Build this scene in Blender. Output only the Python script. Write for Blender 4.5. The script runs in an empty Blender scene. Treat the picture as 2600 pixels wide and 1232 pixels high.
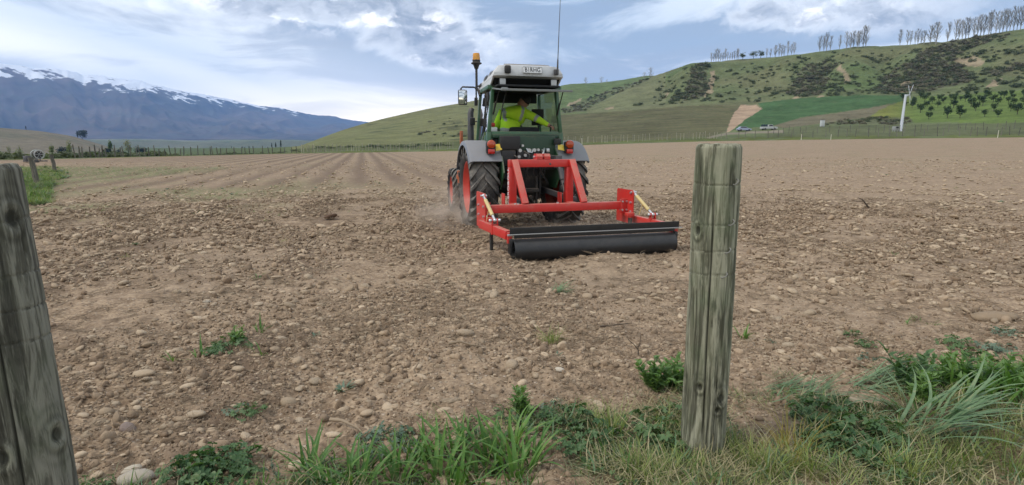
import bpy, bmesh, math, random
import numpy as np
from math import radians as R, sin, cos, tan, pi, atan2, sqrt
from mathutils import Vector, Matrix

random.seed(7)
sc = bpy.context.scene
col = sc.collection

# ------------------------------------------------------------------ camera
F_PX, W_PX, H_PX = 1450.0, 2600.0, 1232.0
PITCH = R(9.63)
CAMZ = 1.25
cam_d = bpy.data.cameras.new('camera')
cam = bpy.data.objects.new('camera', cam_d)
col.objects.link(cam)
cam.location = (0, 0, CAMZ)
cam.rotation_euler = (R(90) - PITCH, 0, 0)
cam_d.sensor_width = 36
cam_d.lens = 36 * F_PX / W_PX
cam_d.clip_start = 0.05
cam_d.clip_end = 40000
sc.camera = cam

# ------------------------------------------------------------------ render settings
sc.view_settings.view_transform = 'Standard'
sc.view_settings.look = 'None'
sc.view_settings.exposure = 0.62
sc.view_settings.gamma = 1.0
sc.render.engine = 'CYCLES'
sc.cycles.use_denoising = True
try:
    sc.cycles.denoiser = 'OPENIMAGEDENOISE'
    sc.cycles.denoising_input_passes = 'RGB_ALBEDO_NORMAL'
except Exception:
    pass
sc.cycles.max_bounces = 6
sc.cycles.diffuse_bounces = 2
sc.cycles.glossy_bounces = 2
sc.cycles.transparent_max_bounces = 24
sc.cycles.volume_bounces = 1
sc.cycles.caustics_reflective = False
sc.cycles.caustics_refractive = False

# ------------------------------------------------------------------ sun
SUN_AZ, SUN_EL = -112.0, 52.0        # degrees from +Y, clockwise positive
sun_d = bpy.data.lights.new('sun', 'SUN')
sun_d.energy = 1.5
sun_d.angle = R(14)
sun_d.color = (1.0, 0.94, 0.85)
sun = bpy.data.objects.new('sun', sun_d)
col.objects.link(sun)
_sd = Vector((sin(R(SUN_AZ)) * cos(R(SUN_EL)), cos(R(SUN_AZ)) * cos(R(SUN_EL)), sin(R(SUN_EL))))
sun.rotation_euler = _sd.to_track_quat('Z', 'Y').to_euler()

# ------------------------------------------------------------------ world sky
world = bpy.data.worlds.new('World')
sc.world = world
world.use_nodes = True
world.cycles.sampling_method = 'MANUAL'
world.cycles.sample_map_resolution = 512
wt = world.node_tree
wt.nodes.clear()


class NT:
    """small helper for writing node graphs"""
    def __init__(s, tree):
        s.t = tree

    def n(s, typ, **kw):
        nd = s.t.nodes.new(typ)
        for k, v in kw.items():
            setattr(nd, k, v)
        return nd

    def put(s, sock, v):
        if hasattr(v, 'is_output') or isinstance(v, bpy.types.NodeSocket):
            s.t.links.new(v, sock)
        elif v is not None:
            if sock.type == 'RGBA' and isinstance(v, (tuple, list)) and len(v) == 3:
                v = (*v, 1)
            sock.default_value = v

    def math(s, op, a, b=None, c=None, clamp=False):
        nd = s.n('ShaderNodeMath', operation=op, use_clamp=clamp)
        s.put(nd.inputs[0], a)
        if b is not None: s.put(nd.inputs[1], b)
        if c is not None: s.put(nd.inputs[2], c)
        return nd.outputs[0]

    def ramp(s, v, a, b, lo=0.0, hi=1.0, smooth=True):
        nd = s.n('ShaderNodeMapRange')
        nd.interpolation_type = 'SMOOTHSTEP' if smooth else 'LINEAR'
        nd.clamp = True if not smooth else True
        s.put(nd.inputs[0], v)
        nd.inputs[1].default_value = a; nd.inputs[2].default_value = b
        nd.inputs[3].default_value = lo; nd.inputs[4].default_value = hi
        return nd.outputs[0]

    def mix(s, f, a, b, mode='MIX'):
        nd = s.n('ShaderNodeMix', data_type='RGBA', blend_type=mode)
        s.put(nd.inputs[0], f); s.put(nd.inputs[6], a); s.put(nd.inputs[7], b)
        return nd.outputs[2]

    def noise(s, vec, scale=5, detail=4, rough=.5, dist=0.0, lac=2.0, dim='3D'):
        nd = s.n('ShaderNodeTexNoise', noise_dimensions=dim)
        if vec is not None: s.put(nd.inputs['Vector'], vec)
        nd.inputs['Scale'].default_value = scale
        nd.inputs['Detail'].default_value = detail
        nd.inputs['Roughness'].default_value = rough
        nd.inputs['Lacunarity'].default_value = lac
        nd.inputs['Distortion'].default_value = dist
        return nd.outputs['Fac']

    def mapping(s, vec, loc=(0, 0, 0), rot=(0, 0, 0), scl=(1, 1, 1)):
        nd = s.n('ShaderNodeMapping')
        s.put(nd.inputs[0], vec)
        nd.inputs[1].default_value = loc
        nd.inputs[2].default_value = rot
        nd.inputs[3].default_value = scl
        return nd.outputs[0]

    def comb(s, x, y, z=0.0):
        nd = s.n('ShaderNodeCombineXYZ')
        s.put(nd.inputs[0], x); s.put(nd.inputs[1], y); s.put(nd.inputs[2], z)
        return nd.outputs[0]


def build_sky():
    g = NT(wt)
    tc = g.n('ShaderNodeTexCoord')
    sep = g.n('ShaderNodeSeparateXYZ'); g.put(sep.inputs[0], tc.outputs['Generated'])
    x, y, z = sep.outputs
    DEG = 57.29578
    az = g.math('MULTIPLY', g.math('ARCTAN2', x, y), DEG)      # degrees, right positive
    el = g.math('MULTIPLY', g.math('ARCSINE', z), DEG)
    sky = g.n('ShaderNodeTexSky', sky_type='NISHITA')
    sky.sun_disc = False
    sky.sun_elevation = R(SUN_EL)
    sky.sun_rotation = R(SUN_AZ)
    sky.air_density = 1.0; sky.dust_density = 1.0; sky.ozone_density = 2.0
    blue = g.mix(1.0, sky.outputs[0], (0.092, 0.092, 0.098), 'MULTIPLY')
    blue = g.mix(.30, g.mix(1.0, blue, (.86, 1.0, .98), 'MULTIPLY'), (.36, .43, .52))
    uv = g.comb(az, el)

    def blob(a0, e0, wa, we, rot=0.0):
        """soft direction-space mound used to gather the clouds"""
        da = g.math('SUBTRACT', az, a0); de = g.math('SUBTRACT', el, e0)
        ca, sa = cos(R(rot)), sin(R(rot))
        u = g.math('DIVIDE', g.math('ADD', g.math('MULTIPLY', da, ca), g.math('MULTIPLY', de, sa)), wa)
        v = g.math('DIVIDE', g.math('SUBTRACT', g.math('MULTIPLY', de, ca), g.math('MULTIPLY', da, sa)), we)
        return g.math('POWER', 2.718, g.math('MULTIPLY', g.math('ADD', g.math('MULTIPLY', u, u), g.math('MULTIPLY', v, v)), -1.0))

    # layered sheet in long bands sinking to the right
    wv = g.math('MULTIPLY', g.math('SUBTRACT', g.noise(g.mapping(uv, loc=(2, 8, 0), scl=(.035, .06, 1)), 1.0, 3, .5), .5), 7.0)
    els = g.math('ADD', el, wv)
    uvs = g.comb(az, els)
    n1 = g.noise(g.mapping(uvs, rot=(0, 0, R(13)), scl=(0.022, 0.26, 1)), 1.0, 7, .56, .5)
    n2 = g.noise(g.mapping(uvs, loc=(3.1, 7.7, 0), rot=(0, 0, R(9)), scl=(0.014, 0.085, 1)), 1.0, 4, .5, .4)
    n3 = g.noise(g.mapping(uvs, loc=(9, 2, 0), rot=(0, 0, R(14)), scl=(0.030, 0.17, 1)), 1.0, 8, .60, .5)
    cov = g.ramp(g.math('ADD', g.math('MULTIPLY', n1, .55), g.math('MULTIPLY', n2, .45)), .40, .60)
    hz = g.ramp(el, 0.0, 13.0)
    low = g.ramp(el, 6.5, 0.0)
    warm = g.mix(low, (1, 1, 1), (1.75, 1.50, 1.16))
    cl = g.mix(1.0, g.mix(hz, (0.92, 0.92, 0.88), (0.73, 0.765, 0.79)), warm, 'MULTIPLY')
    cl_dark = g.mix(1.0, g.mix(hz, (0.45, 0.49, 0.54), (0.265, 0.305, 0.365)), warm, 'MULTIPLY')
    cl = g.mix(g.ramp(n3, .43, .55), cl, cl_dark)
    base = g.mix(g.math('ADD', g.math('MULTIPLY', cov, .30), .68), blue, cl)
    # clear blue gap right of the aerial, and a bluer band on the left
    gap = g.math('MULTIPLY', blob(6.5, 12.0, 9.5, 1.9, -12), g.ramp(n2, .32, .58))
    gap = g.math('MAXIMUM', gap, g.math('MULTIPLY', blob(-29.0, 7.6, 11.0, 1.0, -14), .55))
    base = g.mix(g.math('MULTIPLY', gap, .45), base, g.mix(1.0, blue, (.92, .98, 1.05), 'MULTIPLY'))
    # bright thin cloud low ahead and low on the left
    lowb = g.math('MAXIMUM', blob(-9.0, 2.4, 18.0, 4.2, -11), g.math('MULTIPLY', blob(-40.0, 7.2, 9.0, 1.5, -8), .9))
    lowb = g.math('MAXIMUM', lowb, g.math('MULTIPLY', blob(-25.0, 5.2, 12.0, 1.3, -13), .7))
    base = g.mix(g.math('MULTIPLY', lowb, g.ramp(n3, .65, .40, .62, .95)), base, g.mix(low, (1.06, 1.03, .98), (2.05, 1.72, 1.28)))
    # bank of grey cumulus above, ragged, with sunlit breaks
    wrp = g.noise(g.mapping(uv, scl=(.16, .22, 1)), 1.0, 5, .6)
    uvw = g.comb(g.math('ADD', az, g.math('MULTIPLY', wrp, 5.0)), g.math('ADD', el, g.math('MULTIPLY', wrp, 2.5)))
    nc = g.noise(g.mapping(uvw, loc=(4.2, 1.3, 0), scl=(0.115, 0.20, 1)), 1.0, 9, .60, .2)
    bank = g.math('MAXIMUM', blob(-21.0, 13.5, 17.0, 3.4, -8), blob(-8.0, 10.0, 9.0, 3.0, -10))
    bank = g.math('MAXIMUM', bank, g.math('MULTIPLY', blob(27.0, 11.0, 13.0, 2.6, -4), .62))
    bank = g.math('MAXIMUM', bank, g.math('MULTIPLY', blob(-36.0, 12.5, 9.0, 2.4, -10), .60))
    over = g.ramp(el, 13.0, 22.0, 0, .62)
    reg = g.math('MAXIMUM', bank, over)
    dens = g.math('ADD', nc, g.math('MULTIPLY', g.math('SUBTRACT', reg, .42), .44))
    body = g.ramp(dens, .40, .54)
    thick = g.ramp(dens, .45, .66)
    hole = g.ramp(g.noise(g.mapping(uvw, loc=(5, 5, 0), scl=(.20, .34, 1)), 1.0, 6, .58), .50, .66)
    tone = g.noise(g.mapping(uvw, scl=(.20, .36, 1)), 1.0, 7, .62, .3)
    grey = g.mix(g.ramp(tone, .34, .66), (0.215, 0.245, 0.29), (0.53, 0.56, 0.60))
    grey = g.mix(thick, (0.74, 0.77, 0.80), grey)
    base = g.mix(g.math('MULTIPLY', body, g.ramp(reg, .12, .5, 0, .94)), base, grey)
    base = g.mix(g.math('MULTIPLY', hole, g.ramp(bank, .25, .7, 0, .9)), base, (1.15, 1.13, 1.12))
    bg = g.n('ShaderNodeBackground')
    g.put(bg.inputs[0], base)
    bg.inputs[1].default_value = 1.15
    out = g.n('ShaderNodeOutputWorld')
    wt.links.new(bg.outputs[0], out.inputs[0])


build_sky()

# ------------------------------------------------------------------ photograph geometry helpers
CP, SP = cos(PITCH), sin(PITCH)


def ray(px, py):
    u = (px - W_PX / 2) / F_PX
    v = (H_PX / 2 - py) / F_PX
    return np.array([u, CP + v * SP, v * CP - SP])


def az_of(px, py=370.0):
    d = ray(px, py)
    return atan2(d[0], d[1])


def ground_at(px, py, z=0.0):
    d = ray(px, py)
    t = (z - CAMZ) / d[2]
    return (d[0] * t, d[1] * t)


def point_at(px, py, r):
    """the world point seen at a pixel, r metres away along the ground"""
    d = ray(px, py)
    t = r / sqrt(d[0] ** 2 + d[1] ** 2)
    return (d[0] * t, d[1] * t, CAMZ + d[2] * t)


def project(x, y, z):
    """world -> pixel (numpy)"""
    zz = z - CAMZ
    dep = y * CP - zz * SP
    up = y * SP + zz * CP
    return W_PX / 2 + F_PX * x / dep, H_PX / 2 - F_PX * up / dep


# ------------------------------------------------------------------ numpy noise
def _hash(ix, iy, seed):
    h = (ix.astype(np.int64) * 374761393 + iy.astype(np.int64) * 668265263 + seed * 974634777) & 0x7fffffff
    h = ((h ^ (h >> 13)) * 1274126177) & 0x7fffffff
    h = h ^ (h >> 16)
    return h


def pn(x, y, seed=0):
    """gradient noise, about -1..1"""
    x = np.asarray(x, float); y = np.asarray(y, float)
    ix = np.floor(x); iy = np.floor(y)
    fx = x - ix; fy = y - iy
    ux = fx * fx * fx * (fx * (fx * 6 - 15) + 10)
    uy = fy * fy * fy * (fy * (fy * 6 - 15) + 10)

    def g(dx, dy):
        a = (_hash(ix + dx, iy + dy, seed) & 1023) * (2 * pi / 1024)
        return np.cos(a) * (fx - dx) + np.sin(a) * (fy - dy)
    a = g(0, 0); b = g(1, 0); c = g(0, 1); d = g(1, 1)
    return ((a + (b - a) * ux) * (1 - uy) + (c + (d - c) * ux) * uy) * 1.5


def fbm(x, y, seed=0, octv=4, gain=.5):
    s = 0; a = 1.0; f = 1.0
    for k in range(octv):
        s = s + a * pn(x * f, y * f, seed + k * 17)
        a *= gain; f *= 2.03
    return s


def sstep(a, b, t):
    t = np.clip((t - a) / (b - a), 0, 1)
    return t * t * (3 - 2 * t)


# ------------------------------------------------------------------ mesh helpers
class MB:
    """collects shapes and links them as ONE mesh object"""
    def __init__(s):
        s.v = []; s.f = []; s.mi = []; s.m = 0

    def add(s, vs, fs):
        o = len(s.v)
        s.v.extend([tuple(p) for p in vs])
        for f in fs:
            s.f.append(tuple(i + o for i in f)); s.mi.append(s.m)
        return s

    def box(s, c, d, rot=None, ch=0.0):
        """box centre c, size d, optional Matrix rot, chamfer ch"""
        hx, hy, hz = d[0] / 2, d[1] / 2, d[2] / 2
        c = Vector(c)
        if ch <= 0:
            vs = [Vector((sx * hx, sy * hy, sz * hz)) for sz in (-1, 1) for sy in (-1, 1) for sx in (-1, 1)]
            fs = [(0, 2, 3, 1), (4, 5, 7, 6), (0, 1, 5, 4), (2, 6, 7, 3), (0, 4, 6, 2), (1, 3, 7, 5)]
        else:
            ch = min(ch, hx * .9, hy * .9, hz * .9)
            bm = bmesh.new()
            bmesh.ops.create_cube(bm, size=1)
            for v in bm.verts:
                v.co = Vector((v.co.x * 2 * hx, v.co.y * 2 * hy, v.co.z * 2 * hz))
            bmesh.ops.bevel(bm, geom=list(bm.edges), offset=ch, segments=2, affect='EDGES', profile=.6)
            bm.verts.ensure_lookup_table()
            vs = [v.co.copy() for v in bm.verts]
            fs = [tuple(v.index for v in f.verts) for f in bm.faces]
            bm.free()
        if rot is not None:
            vs = [rot @ v for v in vs]
        return s.add([v + c for v in vs], fs)

    def bar(s, a, b, w, h, ch=.004, up=(0, 0, 1)):
        """rectangular tube from a to b, w across, h along up"""
        a = Vector(a); b = Vector(b)
        y = (b - a); L = y.length; y.normalize()
        upv = Vector(up)
        x = y.cross(upv)
        if x.length < 1e-4: x = y.cross(Vector((1, 0, 0)))
        x.normalize(); zz = x.cross(y)
        m = Matrix((x, y, zz)).transposed()
        return s.box((a + b) / 2, (w, L, h), m, ch)

    def tube(s, pts, r, n=10, cap=True, closed=False):
        pts = [Vector(p) for p in pts]
        k = len(pts)
        rs = list(r) if hasattr(r, '__len__') else [r] * k
        o = len(s.v); vs = []; fs = []
        ref = None
        for i, p in enumerate(pts):
            if closed:
                t = pts[(i + 1) % k] - pts[i - 1]
            else:
                t = pts[min(i + 1, k - 1)] - pts[max(i - 1, 0)]
            t.normalize()
            if ref is None:
                ref = t.cross(Vector((0, 0, 1)))
                if ref.length < 1e-3: ref = t.cross(Vector((1, 0, 0)))
            ref = ref - t * ref.dot(t); ref.normalize()
            b = t.cross(ref)
            for j in range(n):
                a = 2 * pi * j / n
                vs.append(p + (ref * cos(a) + b * sin(a)) * rs[i])
        rng = k if closed else k - 1
        for i in range(rng):
            for j in range(n):
                i2 = (i + 1) % k
                fs.append((i * n + j, i * n + (j + 1) % n, i2 * n + (j + 1) % n, i2 * n + j))
        if cap and not closed:
            fs.append(tuple(range(n - 1, -1, -1)))
            fs.append(tuple((k - 1) * n + j for j in range(n)))
        return s.add(vs, fs)

    def cyl(s, a, b, r, n=16, r2=None):
        return s.tube([a, b], [r, r if r2 is None else r2], n)

    def lathe(s, prof, c, axis='x', n=48, close=False):
        """prof: list of (radius, offset along axis) spun about the axis through c"""
        vs = []; fs = []; k = len(prof)
        for i in range(n):
            a = 2 * pi * i / n
            for (r, t) in prof:
                p = {'x': (t, r * cos(a), r * sin(a)), 'y': (r * sin(a), t, r * cos(a)), 'z': (r * cos(a), r * sin(a), t)}[axis]
                vs.append((c[0] + p[0], c[1] + p[1], c[2] + p[2]))
        kk = k if close else k - 1
        for i in range(n):
            for j in range(kk):
                j2 = (j + 1) % k; i2 = (i + 1) % n
                fs.append((i * k + j, i * k + j2, i2 * k + j2, i2 * k + j))
        return s.add(vs, fs)

    def prism(s, poly, a, b, axis='x'):
        """extrude a 2-D outline between a and b along an axis"""
        n = len(poly)
        def p3(p, t):
            return {'x': (t, p[0], p[1]), 'y': (p[0], t, p[1]), 'z': (p[0], p[1], t)}[axis]
        vs = [p3(p, a) for p in poly] + [p3(p, b) for p in poly]
        fs = [tuple(range(n - 1, -1, -1)), tuple(range(n, 2 * n))]
        fs += [(i, (i + 1) % n, n + (i + 1) % n, n + i) for i in range(n)]
        return s.add(vs, fs)

    def loft(s, rings, cap=True):
        n = len(rings[0]); vs = [p for r in rings for p in r]; fs = []
        for i in range(len(rings) - 1):
            for j in range(n):
                fs.append((i * n + j, i * n + (j + 1) % n, (i + 1) * n + (j + 1) % n, (i + 1) * n + j))
        if cap:
            fs.append(tuple(range(n - 1, -1, -1)))
            fs.append(tuple((len(rings) - 1) * n + j for j in range(n)))
        return s.add(vs, fs)

    def ball(s, c, r, n=12, m=8, sc3=(1, 1, 1)):
        prof = []
        vs = []; fs = []
        for i in range(m + 1):
            t = pi * i / m
            for j in range(n):
                a = 2 * pi * j / n
                vs.append((c[0] + r * sc3[0] * sin(t) * cos(a), c[1] + r * sc3[1] * sin(t) * sin(a), c[2] + r * sc3[2] * cos(t)))
        for i in range(m):
            for j in range(n):
                fs.append((i * n + j, (i + 1) * n + j, (i + 1) * n + (j + 1) % n, i * n + (j + 1) % n))
        return s.add(vs, fs)

    def mesh(s, name, mats, smooth=None):
        me = bpy.data.meshes.new(name)
        me.from_pydata(s.v, [], s.f)
        for m in (mats if isinstance(mats, (list, tuple)) else [mats]):
            me.materials.append(m)
        if len(set(s.mi)) > 1:
            me.polygons.foreach_set('material_index', s.mi)
        bm = bmesh.new(); bm.from_mesh(me)
        bmesh.ops.recalc_face_normals(bm, faces=bm.faces)
        bm.to_mesh(me); bm.free()
        if smooth:
            me.polygons.foreach_set('use_smooth', [True] * len(me.polygons))
            try:
                me.set_sharp_from_angle(angle=R(smooth))
            except Exception:
                pass
        me.update()
        return me

    def build(s, name, mats, parent=None, smooth=35):
        o = bpy.data.objects.new(name, s.mesh(name, mats, smooth))
        col.objects.link(o)
        if parent is not None: o.parent = parent
        return o


def tag(o, label=None, cat=None, group=None, kind=None):
    if label: o['label'] = label
    if cat: o['category'] = cat
    if group: o['group'] = group
    if kind: o['kind'] = kind
    return o


def empty(name, loc=(0, 0, 0), rot=(0, 0, 0)):
    o = bpy.data.objects.new(name, None)
    o.empty_display_size = .2
    o.location = loc; o.rotation_euler = rot
    col.objects.link(o)
    return o


def copy_tree(o, parent=None):
    c = o.copy(); col.objects.link(c); c.parent = parent
    for ch in list(o.children): copy_tree(ch, c)
    return c


def grid_mesh(name, X, Y, Z, mat, smooth=True, attrs=None):
    """mesh from 2-D arrays (rows, cols)"""
    nr, nc = X.shape
    co = np.stack([X, Y, Z], -1).reshape(-1, 3).astype(np.float32)
    i = np.arange(nr * nc).reshape(nr, nc)
    q = np.stack([i[:-1, :-1], i[:-1, 1:], i[1:, 1:], i[1:, :-1]], -1).reshape(-1, 4)
    me = bpy.data.meshes.new(name)
    me.vertices.add(len(co)); me.vertices.foreach_set('co', co.ravel())
    me.loops.add(q.size); me.loops.foreach_set('vertex_index', q.ravel().astype(np.int32))
    me.polygons.add(len(q))
    me.polygons.foreach_set('loop_start', np.arange(0, q.size, 4, dtype=np.int32))
    try:
        me.polygons.foreach_set('loop_total', np.full(len(q), 4, np.int32))
    except Exception:
        pass
    me.update(calc_edges=True)
    if smooth:
        me.polygons.foreach_set('use_smooth', np.ones(len(q), bool))
    for k, a in (attrs or {}).items():
        if a.ndim == 3:
            at = me.color_attributes.new(k, 'FLOAT_COLOR', 'POINT')
            c4 = np.concatenate([a.reshape(-1, 3), np.ones((nr * nc, 1))], 1).astype(np.float32)
            at.data.foreach_set('color', c4.ravel())
        else:
            at = me.attributes.new(k, 'FLOAT', 'POINT')
            at.data.foreach_set('value', a.ravel().astype(np.float32))
    if mat: me.materials.append(mat)
    me.update()
    o = bpy.data.objects.new(name, me)
    col.objects.link(o)
    return o


# ------------------------------------------------------------------ materials
def new_mat(name):
    m = bpy.data.materials.new(name)
    m.use_nodes = True
    t = m.node_tree
    b = t.nodes['Principled BSDF']
    return m, NT(t), b


def bump(g, b, h, strength=.5, dist=.01, normal=None):
    nd = g.n('ShaderNodeBump')
    nd.inputs['Strength'].default_value = strength
    nd.inputs['Distance'].default_value = dist
    g.put(nd.inputs['Height'], h)
    if normal is not None: g.put(nd.inputs['Normal'], normal)
    g.put(b.inputs['Normal'], nd.outputs[0])
    return nd.outputs[0]


def M(name, c, rough=.5, metal=0.0, var=.12, scale=9, bmp=0.0, bscale=80, dust=0.0, dust_c=(.33, .25, .18), spec=.5, coat=0):
    m, g, b = new_mat(name)
    tc = g.n('ShaderNodeTexCoord').outputs['Object']
    n = g.noise(tc, scale, 5, .6)
    lo = tuple(max(0, k * (1 - var)) for k in c); hi = tuple(min(1, k * (1 + var)) for k in c)
    cc = g.mix(n, lo, hi)
    rr = g.math('ADD', g.math('MULTIPLY', n, .2), rough - .1)
    if dust > 0:
        d1 = g.noise(tc, scale * .6, 7, .65, .6)
        d2 = g.noise(tc, 55, 4, .6)
        geo = g.n('ShaderNodeNewGeometry')
        sp = g.n('ShaderNodeSeparateXYZ'); g.put(sp.inputs[0], geo.outputs['Normal'])
        upw = g.ramp(sp.outputs[2], -.2, 1.0, 0, .35)
        dm = g.math('ADD', g.math('ADD', g.math('MULTIPLY', d1, .7), g.math('MULTIPLY', d2, .3)), upw)
        dm = g.math('MULTIPLY', g.ramp(dm, .62 - .25 * dust, .95 - .25 * dust), min(1, dust * 1.1))
        cc = g.mix(dm, cc, dust_c)
        rr = g.math('ADD', rr, g.math('MULTIPLY', dm, .4), clamp=True)
    g.put(b.inputs['Base Color'], cc)
    g.put(b.inputs['Roughness'], rr)
    b.inputs['Metallic'].default_value = metal
    b.inputs['Specular IOR Level'].default_value = spec
    if coat: b.inputs['Coat Weight'].default_value = coat
    if bmp > 0:
        bump(g, b, g.noise(tc, bscale, 4, .6), bmp, .004)
    return m

# ================================================================== THE FIELD
KX = np.array([-900, -400, 0, 200, 500, 760, 900, 1150, 1300, 1500, 1800, 2000, 2300, 2600, 3200, 4200], float)
KY = np.array([409, 408, 407, 403, 396, 390, 388, 384, 378, 368, 359, 356, 352, 349, 342, 338], float)
KR = np.array([50, 52, 58, 64, 78, 95, 102, 108, 112, 120, 130, 133, 136, 138, 140, 140], float)
_az = np.array([az_of(a, b) for a, b in zip(KX, KY)])
_zz = np.array([point_at(a, b, r)[2] for a, b, r in zip(KX, KY, KR)])


def field_r(az): return np.interp(az, _az, KR)
def field_ze(az): return np.interp(az, _az, _zz)


ROW_AZ = R(-14.5)           # the tilled rows and the tractor run this way


def base_z(x, y):
    az = np.arctan2(x, y); r = np.hypot(x, y)
    rf = field_r(az)
    t = np.clip((r - 16) / (rf - 16), 0, 1.2)
    return field_ze(az) * t ** 1.4


def smooth_track(x, y):
    """1 where the roller has just passed"""
    fx, fy = sin(ROW_AZ), cos(ROW_AZ)
    rx, ry = cos(ROW_AZ), -sin(ROW_AZ)
    dx = x - 0.93; dy = y - 6.5
    a = dx * fx + dy * fy
    l = dx * rx + dy * ry + .05 * np.sin(a * 1.3) + .16 * pn(x * 2.1, y * 2.1, 47) + .10 * pn(x * 6, y * 6, 48)
    return sstep(.4, -.2, a) * sstep(1.2, .72, np.abs(l)) * sstep(-5.5, -1.0, a) * (.75 + .35 * pn(x * 1.7, y * 1.7, 49))


def ridge_band(x, y, l):
    """cloddy dark ridges left between neighbouring passes of the tractor"""
    r = np.hypot(x, y)
    w = l + .16 * pn(x * .5, y * .5, 43) - .4
    d = (w - 1.0 + 1.05) % 2.1 - 1.05
    return np.exp(-(d / .24) ** 2) * sstep(2.0, 1.2, l) * sstep(22, 12, r) * sstep(-.25, .35, pn(x * .55 + 4, y * .55, 44) + .15)


def micro_z(x, y, cell=None):
    """clods, ruts and tilled rows; octaves finer than the mesh cell fade out"""
    def k(w):
        if cell is None: return 1.0
        return np.clip((w - 1.6 * cell) / (1.6 * cell), 0, 1)
    r = np.hypot(x, y)
    tr = smooth_track(x, y)
    h = .035 * pn(x * .55, y * .55, 3) * k(1.8)
    h = h + .030 * pn(x * 1.5 + 9, y * 1.5, 5) * k(.7)
    c = np.abs(pn(x * 4.1, y * 4.1, 8))
    h = h + (.018 - .05 * c * .6) * k(.25) * (1 - .6 * tr)
    c = np.abs(pn(x * 9.3, y * 9.3, 12))
    h = h + (.008 - .026 * c) * k(.11) * (1 - .6 * tr)
    h = h + .007 * pn(x * 22, y * 22, 21) * k(.045) * (1 - .5 * tr)
    h = h + .004 * pn(x * 51, y * 51, 33) * k(.02)
    # tilled rows further out on the left
    l = x * cos(ROW_AZ) - y * sin(ROW_AZ)
    w = l + .12 * pn(x * .2, y * .2, 41)
    rows = np.sin(w * 2 * pi / 1.35)
    m = sstep(15, 20, r) * sstep(9, 0, l) * k(1.35)
    h = h + .10 * rows * m
    h = h - .035 * tr
    h = h + ridge_band(x, y, l) * .045 * k(.4) * (.6 + .8 * pn(x * 3.1, y * 3.1, 45))
    return h


def gz(x, y):
    return base_z(x, y) + micro_z(x, y)


def gz1(x, y):
    return float(gz(np.array([x]), np.array([y]))[0])


def field_material():
    m, g, b = new_mat('tilled_soil')
    geo = g.n('ShaderNodeNewGeometry').outputs['Position']
    at = g.n('ShaderNodeAttribute', attribute_name='cover')
    fine = g.noise(geo, 38, 6, .68)
    mid = g.noise(geo, 6.5, 6, .62, .4)
    big = g.noise(geo, .55, 5, .55)
    c = g.mix(g.ramp(fine, .3, .7), (0.195, 0.136, 0.089), (0.465, 0.350, 0.236))
    c = g.mix(g.ramp(mid, .36, .62), g.mix(1, c, (.56, .53, .51), 'MULTIPLY'), c)
    c = g.mix(g.ramp(big, .35, .65, 0, .35), c, (0.34, 0.256, 0.180))
    # pebbles too small to model
    v = g.n('ShaderNodeTexVoronoi'); g.put(v.inputs['Vector'], geo); v.inputs['Scale'].default_value = 30
    vs = g.n('ShaderNodeSeparateColor'); g.put(vs.inputs[0], v.outputs['Color'])
    peb = g.math('MULTIPLY', g.ramp(v.outputs['Distance'], .34, .22), g.ramp(vs.outputs[0], .55, .62))
    c = g.mix(g.math('MULTIPLY', peb, .75), c, g.mix(vs.outputs[1], (.34, .27, .20), (.50, .41, .32)))
    v2 = g.n('ShaderNodeTexVoronoi'); g.put(v2.inputs['Vector'], geo); v2.inputs['Scale'].default_value = 7
    vs2 = g.n('ShaderNodeSeparateColor'); g.put(vs2.inputs[0], v2.outputs['Color'])
    far = g.n('ShaderNodeSeparateXYZ'); g.put(far.inputs[0], geo)
    fm = g.ramp(far.outputs[1], 16, 34)
    peb2 = g.math('MULTIPLY', g.math('MULTIPLY', g.ramp(v2.outputs['Distance'], .42, .25), g.ramp(vs2.outputs[0], .45, .55)), fm)
    c = g.mix(g.math('MULTIPLY', peb2, .8), c, g.mix(vs2.outputs[1], (.30, .23, .165), (.47, .38, .29)))
    # cover colour: sprouting weeds, damp rows, dusty rolled track
    gn = g.noise(geo, 9, 6, .7)
    cm = g.math('MULTIPLY', at.outputs['Alpha'], 1.0)
    sepc = g.n('ShaderNodeSeparateColor'); g.put(sepc.inputs[0], at.outputs['Color'])
    weed = g.math('MULTIPLY', sepc.outputs[0], g.ramp(gn, .38, .62))
    c = g.mix(weed, c, g.mix(fine, (.085, .125, .045), (.20, .24, .10)))
    c = g.mix(g.math('MULTIPLY', sepc.outputs[1], .82), c, g.mix(fine, (.095, .066, .046), (.205, .146, .102)))
    c = g.mix(g.math('MULTIPLY', sepc.outputs[2], .45), c, g.mix(fine, (.27, .20, .138), (.42, .32, .222)))
    g.put(b.inputs['Base Color'], c)
    b.inputs['Roughness'].default_value = .95
    b.inputs['Specular IOR Level'].default_value = .15
    h = g.math('ADD', g.math('MULTIPLY', g.noise(geo, 90, 5, .7), .35), g.math('MULTIPLY', fine, .65))
    h = g.math('ADD', h, g.math('MULTIPLY', g.math('ADD', peb, g.math('MULTIPLY', peb2, 3.0)), .8))
    bump(g, b, h, .9, .012)
    return m


MAT_SOIL = field_material()


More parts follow.
